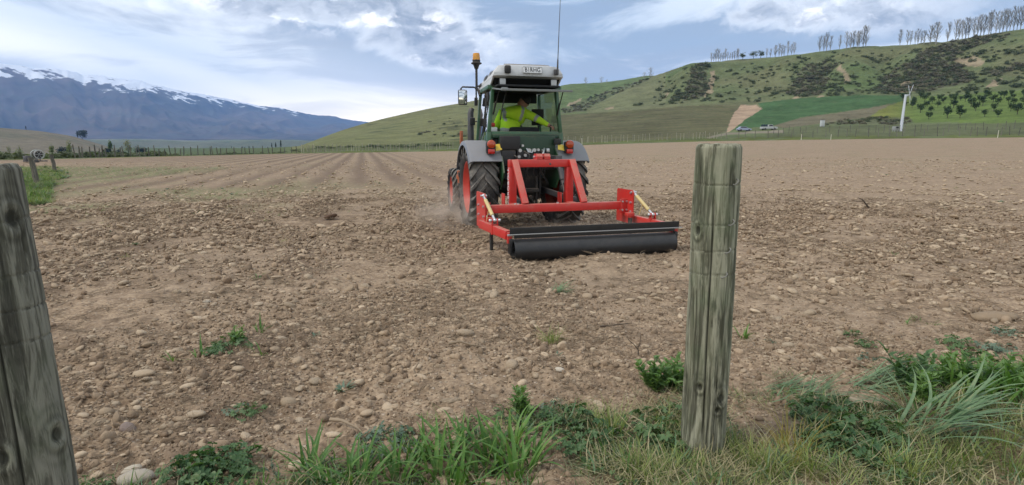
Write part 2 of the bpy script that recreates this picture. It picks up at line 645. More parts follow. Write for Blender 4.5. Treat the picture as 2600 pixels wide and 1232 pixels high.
def build_field():
    NC, NR = 1080, 720
    az = np.linspace(R(-59), R(59), NC)
    # rows: about even in the picture near by, then even in metres
    inv = np.linspace(1 / .75, 1 / 150.0, NR - 60)
    t = 1.0 / inv
    t = np.concatenate([t[t < 24], np.geomspace(24, 150, NR - int((t < 24).sum()))])
    rf = field_r(az)
    A, T = np.meshgrid(az, t)
    RR = np.minimum(T, 150) / 150.0
    rad = T * (1 - RR ** 3) + (rf[None, :] * RR) * RR ** 3 * 1.0 if False else np.where(T < 30, T, 30 + (T - 30) / 120.0 * (rf[None, :] - 30))
    X = rad * np.sin(A); Y = rad * np.cos(A)
    cell = np.maximum(np.gradient(rad, axis=0), rad * (az[1] - az[0]))
    Z = base_z(X, Y) + micro_z(X, Y, cell)
    # cover
    l = X * cos(ROW_AZ) - Y * sin(ROW_AZ)
    px, py = project(X, Y, base_z(X, Y))
    n = fbm(X * .35, Y * .35, 77, 4)
    weed = .75 * sstep(11, 15, rad) * sstep(26, 18, rad) * sstep(3, -3, l) * sstep(-.35, .5, n + .25)
    weed = np.maximum(weed, .28 * sstep(-.1, .7, n) * sstep(24, 40, rad))
    weed = np.maximum(weed, sstep(-13.2, -15, X + .12 * (Y - 21)) * sstep(12, 15, Y) * sstep(34, 30, Y))
    rows = .5 + .5 * np.sin((l + .12 * pn(X * .2, Y * .2, 41)) * 2 * pi / 1.35 + 2.2)
    damp = rows * sstep(16, 22, rad) * sstep(9, 0, l) + .35 * sstep(.1, .8, fbm(X * .5, Y * .5, 99, 4)) * sstep(30, 10, rad)
    damp = np.maximum(damp, .95 * ridge_band(X, Y, l))
    tr = smooth_track(X, Y)
    cover = np.stack([np.clip(weed, 0, 1), np.clip(damp, 0, 1), np.clip(tr, 0, 1)], -1)
    o = grid_mesh('field', X, Y, Z, MAT_SOIL, True, {'cover': cover})
    tag(o, 'brown stony tilled soil of the open field', 'field', kind='structure')
    return o


build_field()

# ================================================================== HILLS AND VALLEY
# knots across the picture; for every knot the pixel row and the distance of each break of slope
HX = np.array([-900, -400, 0, 100, 180, 260, 300, 500, 700, 760, 860, 940, 1000, 1100, 1180, 1300, 1413, 1442, 1492, 1518, 1583, 1640, 1662, 1744, 1793, 1878, 2000, 2100, 2200, 2290, 2390, 2450, 2520, 2600, 2900, 3300, 4200], float)


def kn(d):
    xs = sorted(d)
    return np.interp(HX, xs, [d[x] for x in xs])


ROWS = [
    # (pixel row y by knot, distance r by knot)
    ({-900: 410, 0: 405, 300: 400, 500: 396, 760: 388, 900: 384, 1150: 379, 1300: 373, 1500: 363, 1800: 353, 2000: 350, 2300: 347, 2600: 344, 4200: 336},
     {-900: 56, 0: 64, 300: 76, 760: 104, 1150: 116, 1500: 128, 2000: 141, 2600: 146, 4200: 148}),
    ({-900: 409, 0: 405, 300: 400, 500: 396, 700: 388, 760: 381, 900: 376, 1150: 372, 1300: 366, 1500: 352, 1850: 334, 2000: 331, 2100: 328, 2290: 330, 2600: 320, 4200: 308},
     {-900: 120, 0: 130, 300: 150, 760: 150, 1150: 155, 1500: 165, 2000: 170, 4200: 170}),
    ({-900: 408, 0: 404, 300: 400, 500: 394, 700: 382, 760: 376, 860: 368, 1000: 362, 1150: 350, 1300: 330, 1440: 318, 1629: 305, 1760: 298, 1880: 300, 2000: 300, 2096: 297, 2195: 296, 2326: 290, 2457: 280, 2600: 272, 4200: 240},
     {-900: 300, 300: 300, 700: 200, 860: 190, 1150: 220, 1440: 230, 4200: 225}),
    ({-900: 404, 0: 400, 300: 397, 500: 391, 700: 379, 760: 374, 860: 352, 1000: 338, 1150: 318, 1300: 300, 1440: 291, 1629: 275, 1760: 259, 1880: 262, 2000: 252, 2096: 244, 2195: 241, 2326: 242, 2457: 236, 2600: 223, 3300: 190, 4200: 180},
     {-900: 420, 300: 420, 700: 260, 1000: 270, 1440: 300, 4200: 290}),
    ({-900: 392, 0: 390, 100: 390, 260: 392, 500: 386, 700: 377, 760: 373, 860: 343, 1000: 322, 1150: 299, 1300: 288, 1413: 289, 1442: 289, 1492: 279, 1583: 230, 1662: 194, 1744: 166, 1793: 160, 1878: 152, 2000: 142, 2100: 129, 2200: 118, 2290: 115, 2390: 109, 2450: 98, 2520: 86, 2600: 73, 2900: 40, 3300: 20, 4200: 10},
     {-900: 600, 300: 600, 700: 300, 1000: 340, 1413: 330, 1492: 340, 1583: 380, 1662: 425, 4200: 440}),
    ({-900: 345, 0: 358, 100: 363, 180: 371, 260: 384, 300: 387, 500: 383, 700: 376, 760: 372.5, 860: 336, 940: 318, 1000: 306, 1150: 280, 1300: 275, 1413: 284, 1442: 283, 1518: 268, 1583: 236, 1640: 206, 1662: 204, 1744: 190, 1793: 182, 1878: 174, 2000: 164, 2200: 140, 2390: 132, 2600: 98, 4200: 40},
     {-900: 750, 300: 750, 700: 330, 1000: 400, 1413: 440, 1492: 460, 1583: 500, 1662: 520, 4200: 540}),
    ({-900: 290, -400: 305, 0: 325, 100: 333, 180: 345, 260: 368, 300: 380, 500: 380, 700: 375, 760: 371.5, 860: 334, 940: 310, 1000: 296, 1100: 275, 1180: 262, 1300: 240, 1413: 223, 1442: 217, 1518: 213, 1583: 206, 1640: 199, 1662: 199, 1744: 196, 2000: 190, 2600: 140, 4200: 80},
     {-900: 950, 300: 950, 700: 360, 860: 380, 1000: 450, 1180: 520, 1413: 640, 1640: 720, 4200: 760}),
    ({-900: 330, 0: 350, 100: 352, 260: 372, 300: 376, 700: 376, 760: 375, 860: 366, 1000: 330, 1180: 300, 1413: 262, 1640: 240, 2000: 220, 2600: 180, 4200: 120},
     {-900: 1250, 300: 1250, 700: 700, 1000: 800, 1413: 900, 1640: 950, 4200: 980}),
]


def pip(px, py, poly):
    """points in polygon (numpy)"""
    inside = np.zeros(px.shape, bool)
    n = len(poly)
    for i in range(n):
        x1, y1 = poly[i]; x2, y2 = poly[(i + 1) % n]
        if y1 == y2: continue
        c = ((y1 > py) != (y2 > py)) & (px < (x2 - x1) * (py - y1) / (y2 - y1) + x1)
        inside ^= c
    return inside


def hill_profile(azs):
    """per azimuth: break radii and heights"""
    rs, zs = [], []
    for yk, rk in ROWS:
        y = kn(yk); r = kn(rk)
        a = np.array([az_of(px, py) for px, py in zip(HX, y)])
        z = np.array([point_at(px, py, rr)[2] for px, py, rr in zip(HX, y, r)])
        rs.append(np.interp(azs, a, r)); zs.append(np.interp(azs, a, z))
    return np.array(rs), np.array(zs)


def smooth_cols(a, k):
    ker = np.hanning(k + 2)[1:-1]; ker /= ker.sum()
    p = np.pad(a, ((0, 0), (k // 2, k // 2)), mode='edge')
    return np.stack([np.convolve(row, ker, mode='valid') for row in p])


NCH = 1300
HAZ = np.linspace(R(-64), R(64), NCH)
_rs, _zs = hill_profile(HAZ)
_zs[1:] = smooth_cols(_zs[1:], 9)
_rs = smooth_cols(_rs, 9)
_rf = field_r(HAZ)
_rs = np.vstack([_rf - 3, _rf + .5, _rs]); _zf = field_ze(HAZ)
_zs = np.vstack([_zf - .6, _zf + .04, _zs])
HT = np.concatenate([np.linspace(k, k + 1, n, endpoint=False) for k, n in enumerate([3, 8, 10, 20, 26, 60, 22, 40, 10])] + [[9.0]])


def hill_surface():
    K = _rs.shape[0]
    # smooth (catmull-rom with limited slope) along each azimuth
    k = np.clip(np.floor(HT).astype(int), 0, K - 2); f = (HT - k)[:, None]
    r = _rs[k] + (_rs[k + 1] - _rs[k]) * f
    sl = (_zs[1:] - _zs[:-1]) / np.maximum(_rs[1:] - _rs[:-1], .1)
    m = np.zeros_like(_zs)
    m[1:-1] = np.where(sl[1:] * sl[:-1] > 0, 2 * sl[1:] * sl[:-1] / (sl[1:] + sl[:-1] + 1e-9), 0)
    m[0] = sl[0]; m[-1] = sl[-1]
    h = np.maximum(_rs[k + 1] - _rs[k], .1)
    h00 = 2 * f ** 3 - 3 * f ** 2 + 1; h10 = f ** 3 - 2 * f ** 2 + f
    h01 = -2 * f ** 3 + 3 * f ** 2; h11 = f ** 3 - f ** 2
    z = h00 * _zs[k] + h10 * h * m[k] + h01 * _zs[k + 1] + h11 * h * m[k + 1]
    X = r * np.sin(HAZ)[None]; Y = r * np.cos(HAZ)[None]
    # erosion on the scrubby scarp and roughness everywhere on the slopes
    TT = np.repeat(HT[:, None], len(HAZ), 1)
    scarp = sstep(5.05, 5.45, TT) * sstep(5.97, 5.6, TT)
    A = HAZ[None] * 430
    rid = np.abs(pn(A / 34 + .3 * pn(X * .02, Y * .02, 6), r * .006, 61))
    z = z + scarp * sstep(1640, 1720, project(X, Y, z)[0]) * ((rid - .3) * 8.0 + 1.8 * fbm(X * .05, Y * .05, 62, 4))
    gen = sstep(3.3, 4.5, TT)
    z = z + gen * (.5 * fbm(X * .03, Y * .03, 63, 4) + .25 * fbm(X * .15, Y * .15, 64, 3)) * sstep(-.1, .05, HAZ)[None]
    return X, Y, z, TT, r


def poly_soft(px, py, poly, jx, jy):
    return pip(px + jx, py + jy, poly).astype(float)


DARK_SCRUB = [
    [(1690, 255), (1735, 235), (1752, 205), (1752, 180), (1775, 158), (1800, 165), (1795, 200), (1800, 228), (1790, 245), (1740, 258)],
    [(2000, 240), (2020, 200), (2045, 165), (2100, 160), (2130, 158), (2110, 185), (2095, 215), (2095, 235), (2060, 246)],
    [(2230, 235), (2245, 195), (2300, 165), (2360, 125), (2430, 105), (2560, 82), (2560, 95), (2450, 125), (2420, 150), (2450, 175), (2480, 200), (2440, 215), (2360, 235), (2290, 238)],
    [(2510, 185), (2600, 160), (2600, 172), (2530, 195)],
    [(1425, 288), (1425, 280), (1480, 256), (1550, 228), (1640, 200), (1650, 204), (1560, 240), (1492, 280)],
    [(2095, 318), (2120, 308), (2230, 297), (2290, 300), (2320, 308), (2300, 316), (2200, 316)],
    [(1440, 285), (1470, 270), (1500, 262), (1490, 282)],
]
BARE = [
    [(1881, 267), (1921, 267), (1935, 278), (1891, 305), (1858, 331), (1842, 339), (1855, 305), (1863, 288)],
    [(1435, 272), (1445, 262), (1475, 250), (1477, 256), (1450, 270)],
    [(1795, 230), (1800, 205), (1806, 178), (1816, 180), (1812, 205), (1808, 235), (1785, 250)],
    [(2125, 175), (2135, 162), (2145, 178), (2150, 190), (2165, 205), (2150, 212), (2140, 190)],
    [(2420, 150), (2470, 140), (2500, 158), (2480, 168), (2440, 165)],
    [(2270, 235), (2290, 205), (2310, 205), (2320, 232)],
    [(2500, 225), (2520, 205), (2545, 200), (2535, 218)],
    [(1690, 240), (1697, 231), (1700, 236), (1688, 250)],
    [(1535, 276), (1560, 270), (1560, 274), (1540, 279)],
    [(2010, 250), (2025, 243), (2035, 246), (2020, 252)],
    [(2070, 246), (2085, 240), (2092, 244), (2080, 248)],
]
CROP = [[(1858, 331), (1891, 305), (1935, 278), (1925, 262), (2000, 253), (2096, 245), (2195, 242), (2293, 242), (2293, 258), (2178, 278), (2031, 299), (1965, 319), (1880, 327)]]
ORCH = [[(2200, 300), (2240, 275), (2290, 258), (2330, 246), (2460, 240), (2600, 228), (2900, 212), (2900, 312), (2600, 314), (2330, 310)]]
VINE = [[(1400, 294), (1560, 284), (1760, 268), (1880, 268), (1862, 290), (1842, 335), (1800, 348), (1400, 366)]]
YVINE = [[(1940, 336), (2060, 322), (2300, 316), (2600, 312), (3200, 300), (3200, 345), (2600, 342), (1950, 349)]]
GREYSTRIP = [[(1965, 319), (2031, 300), (2178, 279), (2262, 264), (2240, 278), (2200, 298), (2100, 312), (1990, 326)]]
ROADP = [[(1780, 352), (1840, 338), (1990, 330), (1990, 337), (1850, 342), (1800, 352)]]


def hill_material():
    m, g, b = new_mat('hill_grass')
    geo = g.n('ShaderNodeNewGeometry').outputs['Position']
    at = g.n('ShaderNodeAttribute', attribute_name='cover')
    n1 = g.noise(geo, .09, 6, .6)
    n2 = g.noise(geo, .7, 5, .65)
    n3 = g.noise(geo, 3.2, 3, .6)
    v = g.math('ADD', g.math('ADD', g.math('MULTIPLY', n1, .9), g.math('MULTIPLY', n2, .8)), g.math('MULTIPLY', n3, .5))
    f = g.ramp(v, .75, 1.45, .62, 1.38)
    c = g.mix(1.0, at.outputs['Color'], g.comb(f, f, g.math('MULTIPLY', f, .96)), 'MULTIPLY')
    dry = g.ramp(g.noise(geo, .22, 6, .65), .52, .72, 0, .5)
    c = g.mix(dry, c, g.mix(.35, at.outputs['Color'], (.20, .17, .10)))
    g.put(b.inputs['Base Color'], c)
    b.inputs['Roughness'].default_value = .95
    b.inputs['Specular IOR Level'].default_value = .1
    bump(g, b, g.math('ADD', n2, g.math('MULTIPLY', n3, .4)), .8, .8)
    return m


def build_hills():
    X, Y, Z, TT, rr = hill_surface()
    px, py = project(X, Y, Z)
    jx = 5 * fbm(X * .06, Y * .06, 70, 4); jy = 3 * fbm(X * .06, Y * .06, 71, 4)
    sx, sy = jx * .25, jy * .2
    C = np.zeros(X.shape + (3,))
    C[:] = (.120, .144, .070)                                   # pasture
    def paint(mask, c, a=1.0):
        k = (mask * a)[..., None]
        C[:] = C * (1 - k) + np.array(c) * k
    tone = fbm(X * .02, Y * .02, 72, 4)
    paint(sstep(-.1, .6, tone) * (TT > 4.6), (.150, .150, .082), .7)
    paint(sstep(.2, .7, -tone) * (TT > 4.6), (.095, .140, .055), .7)
    paint(((px > 1490) & (px < 1690) & (TT > 4.9) & (TT <= 6.02)).astype(float), (.150, .158, .088), .8)
    paint(((px > 1420) & (px < 1660) & (TT > 6.6)).astype(float), (.105, .150, .060), .8)
    leftv = sstep(760, 700, px)
    paint(leftv * (rr > 80), (.085, .11, .05))
    paint(sstep(330, 250, px) * (TT > 4.2), (.165, .140, .098))          # dry brown hill on the left
    paint(sstep(330, 250, px) * (TT > 4.2) * sstep(-.1, .4, fbm(X * .012, Y * .02, 73, 4)), (.12, .115, .075), .7)
    # far-left smooth hill ahead is yellower
    paint(((px > 740) & (px < 1420) & (TT > 3.5)).astype(float), (.165, .165, .075), .75)
    paint(((px > 740) & (px < 1420) & (TT > 2.2) & (TT <= 3.6)).astype(float), (.085, .095, .038), .8)
    paint(((px > 900) & (px < 1190) & (TT > 3.6)).astype(float) * sstep(.25, .6, fbm(X * .05, Y * .05, 88, 4) + .8 * sstep(1060, 1180, px) * sstep(300, 330, py) - .25), (.06, .065, .032), .7)
    for p in VINE: paint(poly_soft(px, py, p, sx, sy) * (TT > 2) * (TT < 5.3), (.122, .108, .062))
    stripes = .5 + .5 * np.sin(rr * 2 * pi / 9.0)
    for p in VINE: paint(poly_soft(px, py, p, sx, sy) * (TT > 2) * (TT < 5.3) * stripes, (.078, .092, .040), .75)
    for p in CROP: paint(poly_soft(px, py, p, sx, sy) * (TT > 2) * (TT < 5.4), (.058, .112, .046))
    for p in GREYSTRIP: paint(poly_soft(px, py, p, sx, sy), (.150, .135, .090))
    for p in ORCH: paint(poly_soft(px, py, p, jx, jy), (.115, .165, .045))
    for p in ORCH: paint(poly_soft(px, py, p, jx, jy) * sstep(2340, 2240, px), (.190, .180, .050), .6)
    for p in YVINE: paint(poly_soft(px, py, p, sx, sy) * (rr > 130), (.105, .118, .062))
    for p in ROADP: paint(poly_soft(px, py, p, sx, sy) * (rr > 130), (.23, .195, .16), .8)
    for p in DARK_SCRUB: paint(poly_soft(px, py, p, jx * 1.2, jy * 1.2) * (TT > 2.2), (.115, .118, .072), .6)
    for p in BARE[1:]: paint(poly_soft(px, py, p, jx, jy) * (TT > 4.5), (.30, .235, .165), .85)
    for p in BARE[:1]: paint(poly_soft(px, py, p, sx, sy) * (TT > 2), (.34, .245, .175))
    paint((TT < 2.2).astype(float) * sstep(-.5, .3, fbm(X * .2, Y * .2, 79, 3)), (.105, .125, .032), .9)
    o = grid_mesh('hillside', X, Y, Z, hill_material(), True, {'cover': C})
    tag(o, 'green terraced hillside and valley edge beyond the field', 'hills', kind='structure')
    return X, Y, Z, px, py, TT, rr


HILL = build_hills()


def hill_point(px_, py_):
    """nearest visible hill vertex to a pixel"""
    X, Y, Z, PX, PY, TT, rr = HILL
    c = int(np.argmin(np.abs(HAZ - az_of(px_, py_))))
    colpy = PY[:, c]
    vis = np.minimum.accumulate(colpy)
    ok = (colpy <= vis + 1e-6) & (HT > 1.0)
    idx = np.where(ok)[0]
    j = idx[np.argmin(np.abs(colpy[idx] - py_))]
    return float(X[j, c]), float(Y[j, c]), float(Z[j, c]), float(rr[j, c])


def hill_z(x, y):
    """height of the hill sheet at a ground point"""
    az = atan2(x, y); r = sqrt(x * x + y * y)
    X, Y, Z, PX, PY, TT, rr = HILL
    c = int(np.argmin(np.abs(HAZ - az)))
    return float(np.interp(r, rr[:, c], Z[:, c]))


# ---- valley bench, middle distance, and the ranges
def mountain_material():
    m, g, b = new_mat('tussock_mountain')
    geo = g.n('ShaderNodeNewGeometry').outputs['Position']
    at = g.n('ShaderNodeAttribute', attribute_name='snow').outputs['Fac']
    n = g.noise(geo, .0012, 7, .6)
    n2 = g.noise(geo, .006, 6, .62)
    c = g.mix(g.ramp(n, .35, .65), (.028, .030, .040), (.140, .108, .098))
    c = g.mix(g.ramp(n2, .42, .62, 0, .6), c, (.085, .090, .078))
    n3 = g.noise(geo, .016, 5, .6)
    sn = g.ramp(g.math('ADD', at, g.math('ADD', g.math('MULTIPLY', g.math('SUBTRACT', n2, .5), 1.5), g.math('MULTIPLY', g.math('SUBTRACT', n3, .5), 1.1))), .46, .56)
    c = g.mix(sn, c, (.82, .85, .90))
    g.put(b.inputs['Base Color'], c)
    b.inputs['Roughness'].default_value = .9
    b.inputs['Specular IOR Level'].default_value = .1
    return m


def build_mountains():
    kx = np.array([-900, -400, -150, 0, 58, 82, 116, 171, 195, 212, 225, 248, 303, 338, 369, 408, 439, 474, 520, 582, 660, 699, 738, 792, 854, 904, 939, 1010, 1100, 1300, 1700], float)
    ky = np.array([95, 120, 150, 159, 167, 174, 174, 180, 186, 195, 191, 193, 199, 201, 209, 217, 226, 233, 241, 252, 269, 272, 281, 290, 297, 307, 313, 325, 340, 372, 400], float)
    kr = np.interp(kx, [-900, 0, 500, 940, 1300, 1700], [6000, 6200, 7200, 8400, 8800, 8800])
    NC, NR = 900, 130
    az = np.linspace(R(-62), az_of(1500), NC)
    kaz = np.array([az_of(a, b) for a, b in zip(kx, ky)])
    zr = np.interp(az, kaz, [point_at(a, b, r)[2] for a, b, r in zip(kx, ky, kr)])
    rr = np.interp(az, kaz, kr)
    t = np.linspace(0, 1.25, NR)
    r0 = 3900.0
    Rr = r0 + (rr[None] - r0) * t[:, None]
    T = np.repeat(t[:, None], NC, 1)
    X = Rr * np.sin(az)[None]; Y = Rr * np.cos(az)[None]
    prof = np.where(T <= 1, T ** 1.35, 1 - (T - 1) * 2.2)
    zb = 40.0
    Z = zb + (zr[None] - zb) * prof
    A = az[None] * 7000
    warp = 260 * pn(X * .0007, Y * .0007, 5)
    rid = np.abs(pn((A + warp) / 900, Rr * .00022, 71)) + .5 * np.abs(pn((A + warp) / 380, Rr * .0006, 72)) + .25 * np.abs(pn(A / 150, Rr * .002, 73))
    amp = np.clip(zr[None] - zb, 60, None) * .30
    win = np.clip(T * 3, 0, 1) * np.clip((1 - T) * 3.5, 0.02, 1)
    Z = Z - (rid - .28) * amp * win + 12 * fbm(X * .004, Y * .004, 74, 4) * np.clip(T * 2, 0, 1)
    Z[0] = -25
    # broken crest on the snowy left half
    Z = Z + np.where(T > .8, 1, 0) * (13 * np.abs(pn(A / 70, T * 3, 75)) * np.clip((zr[None] - 300) / 500, 0, 1))
    frac = (Z - zb) / np.maximum(zr[None] - zb, 30)
    lim = np.interp(az, [az_of(0), az_of(230), az_of(330), az_of(520), az_of(760), az_of(850)], [.80, .80, .74, .86, .93, 1.06])[None]
    snow = np.clip(.40 + (frac - lim) * 1.9 + .22 * pn(A / 260, Rr * .003, 81) + .20 * pn(A / 70, Rr * .010, 82), -.6, .75)
    o = grid_mesh('mountain_range', X, Y, Z, mountain_material(), True, {'snow': snow})
    tag(o, 'long blue mountain range with snow along its crest', 'mountains', kind='structure')


build_mountains()


def build_valley():
    NC, NR = 420, 90
    az = np.linspace(R(-63), az_of(1350), NC)
    t = np.linspace(0, 1, NR) ** 1.5
    Rr = (330 + (5200 - 330) * t)[:, None] * np.ones((1, NC))
    X = Rr * np.sin(az)[None]; Y = Rr * np.cos(az)[None]
    Z = -9 + 2.2 * fbm(X * .004, Y * .004, 91, 3)
    # a terrace with a scarp, then the fans at the foot of the range
    sc_r = 2000 + 350 * fbm(np.sin(az) * 6, az * 0, 92, 3)[None]
    Z = Z + 27 * sstep(0, 420, Rr - sc_r) + 26 * sstep(2300, 5200, Rr)
    Z = Z + 8 * fbm(X * .0025, Y * .0025, 93, 4) * sstep(900, 2600, Rr)
    C = np.zeros(X.shape + (3,))
    C[:] = (.13, .145, .085)
    f = fbm(X * .0016, Y * .0032, 94, 4)
    k = sstep(.0, .4, f)[..., None]; C = C * (1 - k) + np.array((.19, .185, .13)) * k
    k = sstep(.25, .5, fbm(X * .003, Y * .005, 95, 4))[..., None]; C = C * (1 - k) + np.array((.07, .10, .05)) * k
    k = (sstep(30, 140, Rr - sc_r) * sstep(420, 260, Rr - sc_r))[..., None]; C = C * (1 - .7 * k) + np.array((.10, .105, .07)) * .7 * k
    m = bpy.data.materials['hill_grass']
    o = grid_mesh('valley_floor', X, Y, Z, m, True, {'cover': C})
    tag(o, 'pale green valley floor and terrace below the range', 'valley', kind='structure')


build_valley()


def build_base():
    b = MB()
    n = 64
    vs = [(0, 0, -14)] + [(9000 * cos(2 * pi * i / n), 9000 * sin(2 * pi * i / n), -14) for i in range(n)]
    b.add(vs, [(0, 1 + i, 1 + (i + 1) % n) for i in range(n)])
    o = b.build('plain', M('plain_grass', (.11, .125, .065), .95, scale=.01), None)
    tag(o, 'wide grassy plain under everything', 'plain', kind='structure')
    # the farm ground behind and beside the camera
    b = MB()
    ring = []
    for i in range(49):
        a = R(57) + (2 * pi - R(114)) * i / 48
        ring.append(a)
    rad = [0.45, 1.5, 6, 30, 120, 900]
    vs = [(r * sin(a), r * cos(a), 0 if r < 40 else -.15 * (r / 120)) for r in rad for a in ring]
    k = len(ring)
    b.add(vs, [(i * k + j, i * k + j + 1, (i + 1) * k + j + 1, (i + 1) * k + j) for i in range(len(rad) - 1) for j in range(k - 1)])
    # small cap below the camera
    b.add([(0, 0, -.002)] + [(.9 * cos(2 * pi * i / 32), .9 * sin(2 * pi * i / 32), -.004) for i in range(32)], [(0, 1 + i, 1 + (i + 1) % 32) for i in range(32)])
    o = b.build('farm_ground', M('farm_ground_grass', (.12, .12, .065), .95, scale=2, var=.4), None)
    tag(o, 'grass and soil of the fence line', 'ground', kind='structure')


build_base()


def build_haze():
    b = MB()
    x0, x1, y0, y1, z0, z1 = -8700, 8700, -300, 9300, -30, 1010
    b.box(((x0 + x1) / 2, (y0 + y1) / 2, (z0 + z1) / 2), (x1 - x0, y1 - y0, z1 - z0))
    m = bpy.data.materials.new('blue_haze')
    m.use_nodes = True
    t = m.node_tree
    t.nodes.clear()
    pv = t.nodes.new('ShaderNodeVolumePrincipled')
    pv.inputs['Color'].default_value = (.30, .53, 1.0, 1)
    pv.inputs['Density'].default_value = HAZE_D
    pv.inputs['Anisotropy'].default_value = 0.0
    out = t.nodes.new('ShaderNodeOutputMaterial')
    t.links.new(pv.outputs[0], out.inputs['Volume'])
    o = b.build('haze', m, None, smooth=None)
    tag(o, 'thin blue haze filling the valley air', 'haze', kind='stuff')


HAZE_D = 1.0e-4
build_haze()

# ================================================================== TRACTOR
MG = M('tractor_green_paint', (.035, .115, .052), .38, var=.12, dust=.35, coat=.3)
MGD = M('dark_green_paint', (.018, .055, .028), .45, dust=.3)
MWHITE = M('cab_roof_white', (.62, .64, .66), .42, var=.05, dust=.25)
MBLK = M('black_plastic', (.016, .016, .017), .55, dust=.25, bmp=.1)
MIRON = M('dark_cast_iron', (.028, .027, .026), .7, .3, dust=.4, bmp=.3)
MRUB = M('tyre_rubber', (.042, .042, .043), .8, var=.25, dust=.75, dust_c=(.235, .215, .19), bmp=.2, bscale=40, spec=.3)
MRED = M('wheel_red_paint', (.52, .050, .034), .45, dust=.35)
MFEND = M('grey_fender_plastic', (.20, .22, .26), .5, var=.1, dust=.4, dust_c=(.25, .22, .19))
MSTEEL = M('bare_steel', (.50, .51, .52), .35, .9, dust=.25)
MGREYM = M('dark_grey_metal', (.09, .09, .095), .5, .5, dust=.35)
MRUST = M('rusty_orange_paint', (.42, .115, .045), .6, var=.3, dust=.4)
MDARK = M('cab_interior_black', (.012, .012, .013), .75)
MSEAT = M('seat_fabric', (.018, .018, .022), .9)
MSTICK = M('yellow_reflector_film', (.78, .55, .08), .35, var=.05)
MPLATE = M('number_plate_white', (.78, .79, .80), .35, var=.03)
MINK = M('black_plate_ink', (.012, .012, .014), .5)


def emissive_free_plastic(name, c, rough=.18, trans=.35):
    m, g, b = new_mat(name)
    tc = g.n('ShaderNodeTexCoord').outputs['Object']
    w = g.n('ShaderNodeTexWave'); g.put(w.inputs[0], tc); w.inputs['Scale'].default_value = 28
    g.put(b.inputs['Base Color'], g.mix(w.outputs['Fac'], tuple(k * .75 for k in c), c))
    b.inputs['Roughness'].default_value = rough
    b.inputs['Transmission Weight'].default_value = trans
    b.inputs['Coat Weight'].default_value = .5
    return m


MAMBER = emissive_free_plastic('amber_lens', (.95, .42, .03))
MORANGE = emissive_free_plastic('orange_lens', (.55, .07, .015), trans=.1)
MREDL = emissive_free_plastic('red_lens', (.60, .02, .015), trans=.1)
MLAMP = M('work_lamp_glass', (.60, .62, .63), .15, var=.1)


def glass_mat(name, tint=(.80, .90, .86), refl=.10):
    m = bpy.data.materials.new(name); m.use_nodes = True
    t = m.node_tree; t.nodes.clear(); g = NT(t)
    tr = g.n('ShaderNodeBsdfTransparent'); tr.inputs[0].default_value = (*tint, 1)
    gl = g.n('ShaderNodeBsdfGlossy'); gl.inputs['Roughness'].default_value = .03
    df = g.n('ShaderNodeBsdfDiffuse'); df.inputs[0].default_value = (.45, .42, .36, 1)
    fr = g.n('ShaderNodeFresnel'); fr.inputs[0].default_value = 1.5
    mx = g.n('ShaderNodeMixShader')
    g.put(mx.inputs[0], g.math('ADD', fr.outputs[0], refl * .3, clamp=True))
    t.links.new(tr.outputs[0], mx.inputs[1]); t.links.new(gl.outputs[0], mx.inputs[2])
    mx2 = g.n('ShaderNodeMixShader')
    geo = g.n('ShaderNodeTexCoord').outputs['Object']
    g.put(mx2.inputs[0], g.ramp(g.noise(geo, 7, 6, .7), .45, .9, .0, .22))
    t.links.new(mx.outputs[0], mx2.inputs[1]); t.links.new(df.outputs[0], mx2.inputs[2])
    out = g.n('ShaderNodeOutputMaterial'); t.links.new(mx2.outputs[0], out.inputs[0])
    return m


MGLASS = glass_mat('cab_glass', (.46, .60, .53), .30)

YAW = -ROW_AZ
_wz = [gz1(0.139 + wx * cos(YAW) - wy * sin(YAW), 9.08 + wx * sin(YAW) + wy * cos(YAW)) for wx in (-.69, .69) for wy in (0, 2.15)]
TR = empty('tractor', (0.139, 9.08, min(sum(_wz) / 4, .02) - .02), (0, 0, YAW))
tag(TR, 'green narrow orchard tractor with white cab roof and red wheel rims driving away', 'tractor')


def text_mesh(txt, size, ext=.002, font_align='CENTER'):
    cu = bpy.data.curves.new('lettering', 'FONT')
    cu.body = txt; cu.size = size; cu.extrude = ext; cu.align_x = font_align; cu.align_y = 'CENTER'
    cu.resolution_u = 3
    ob = bpy.data.objects.new('lettering', cu)
    col.objects.link(ob)
    bpy.context.view_layer.update()
    me = bpy.data.meshes.new_from_object(ob.evaluated_get(bpy.context.evaluated_depsgraph_get()))
    bpy.data.objects.remove(ob)
    return me


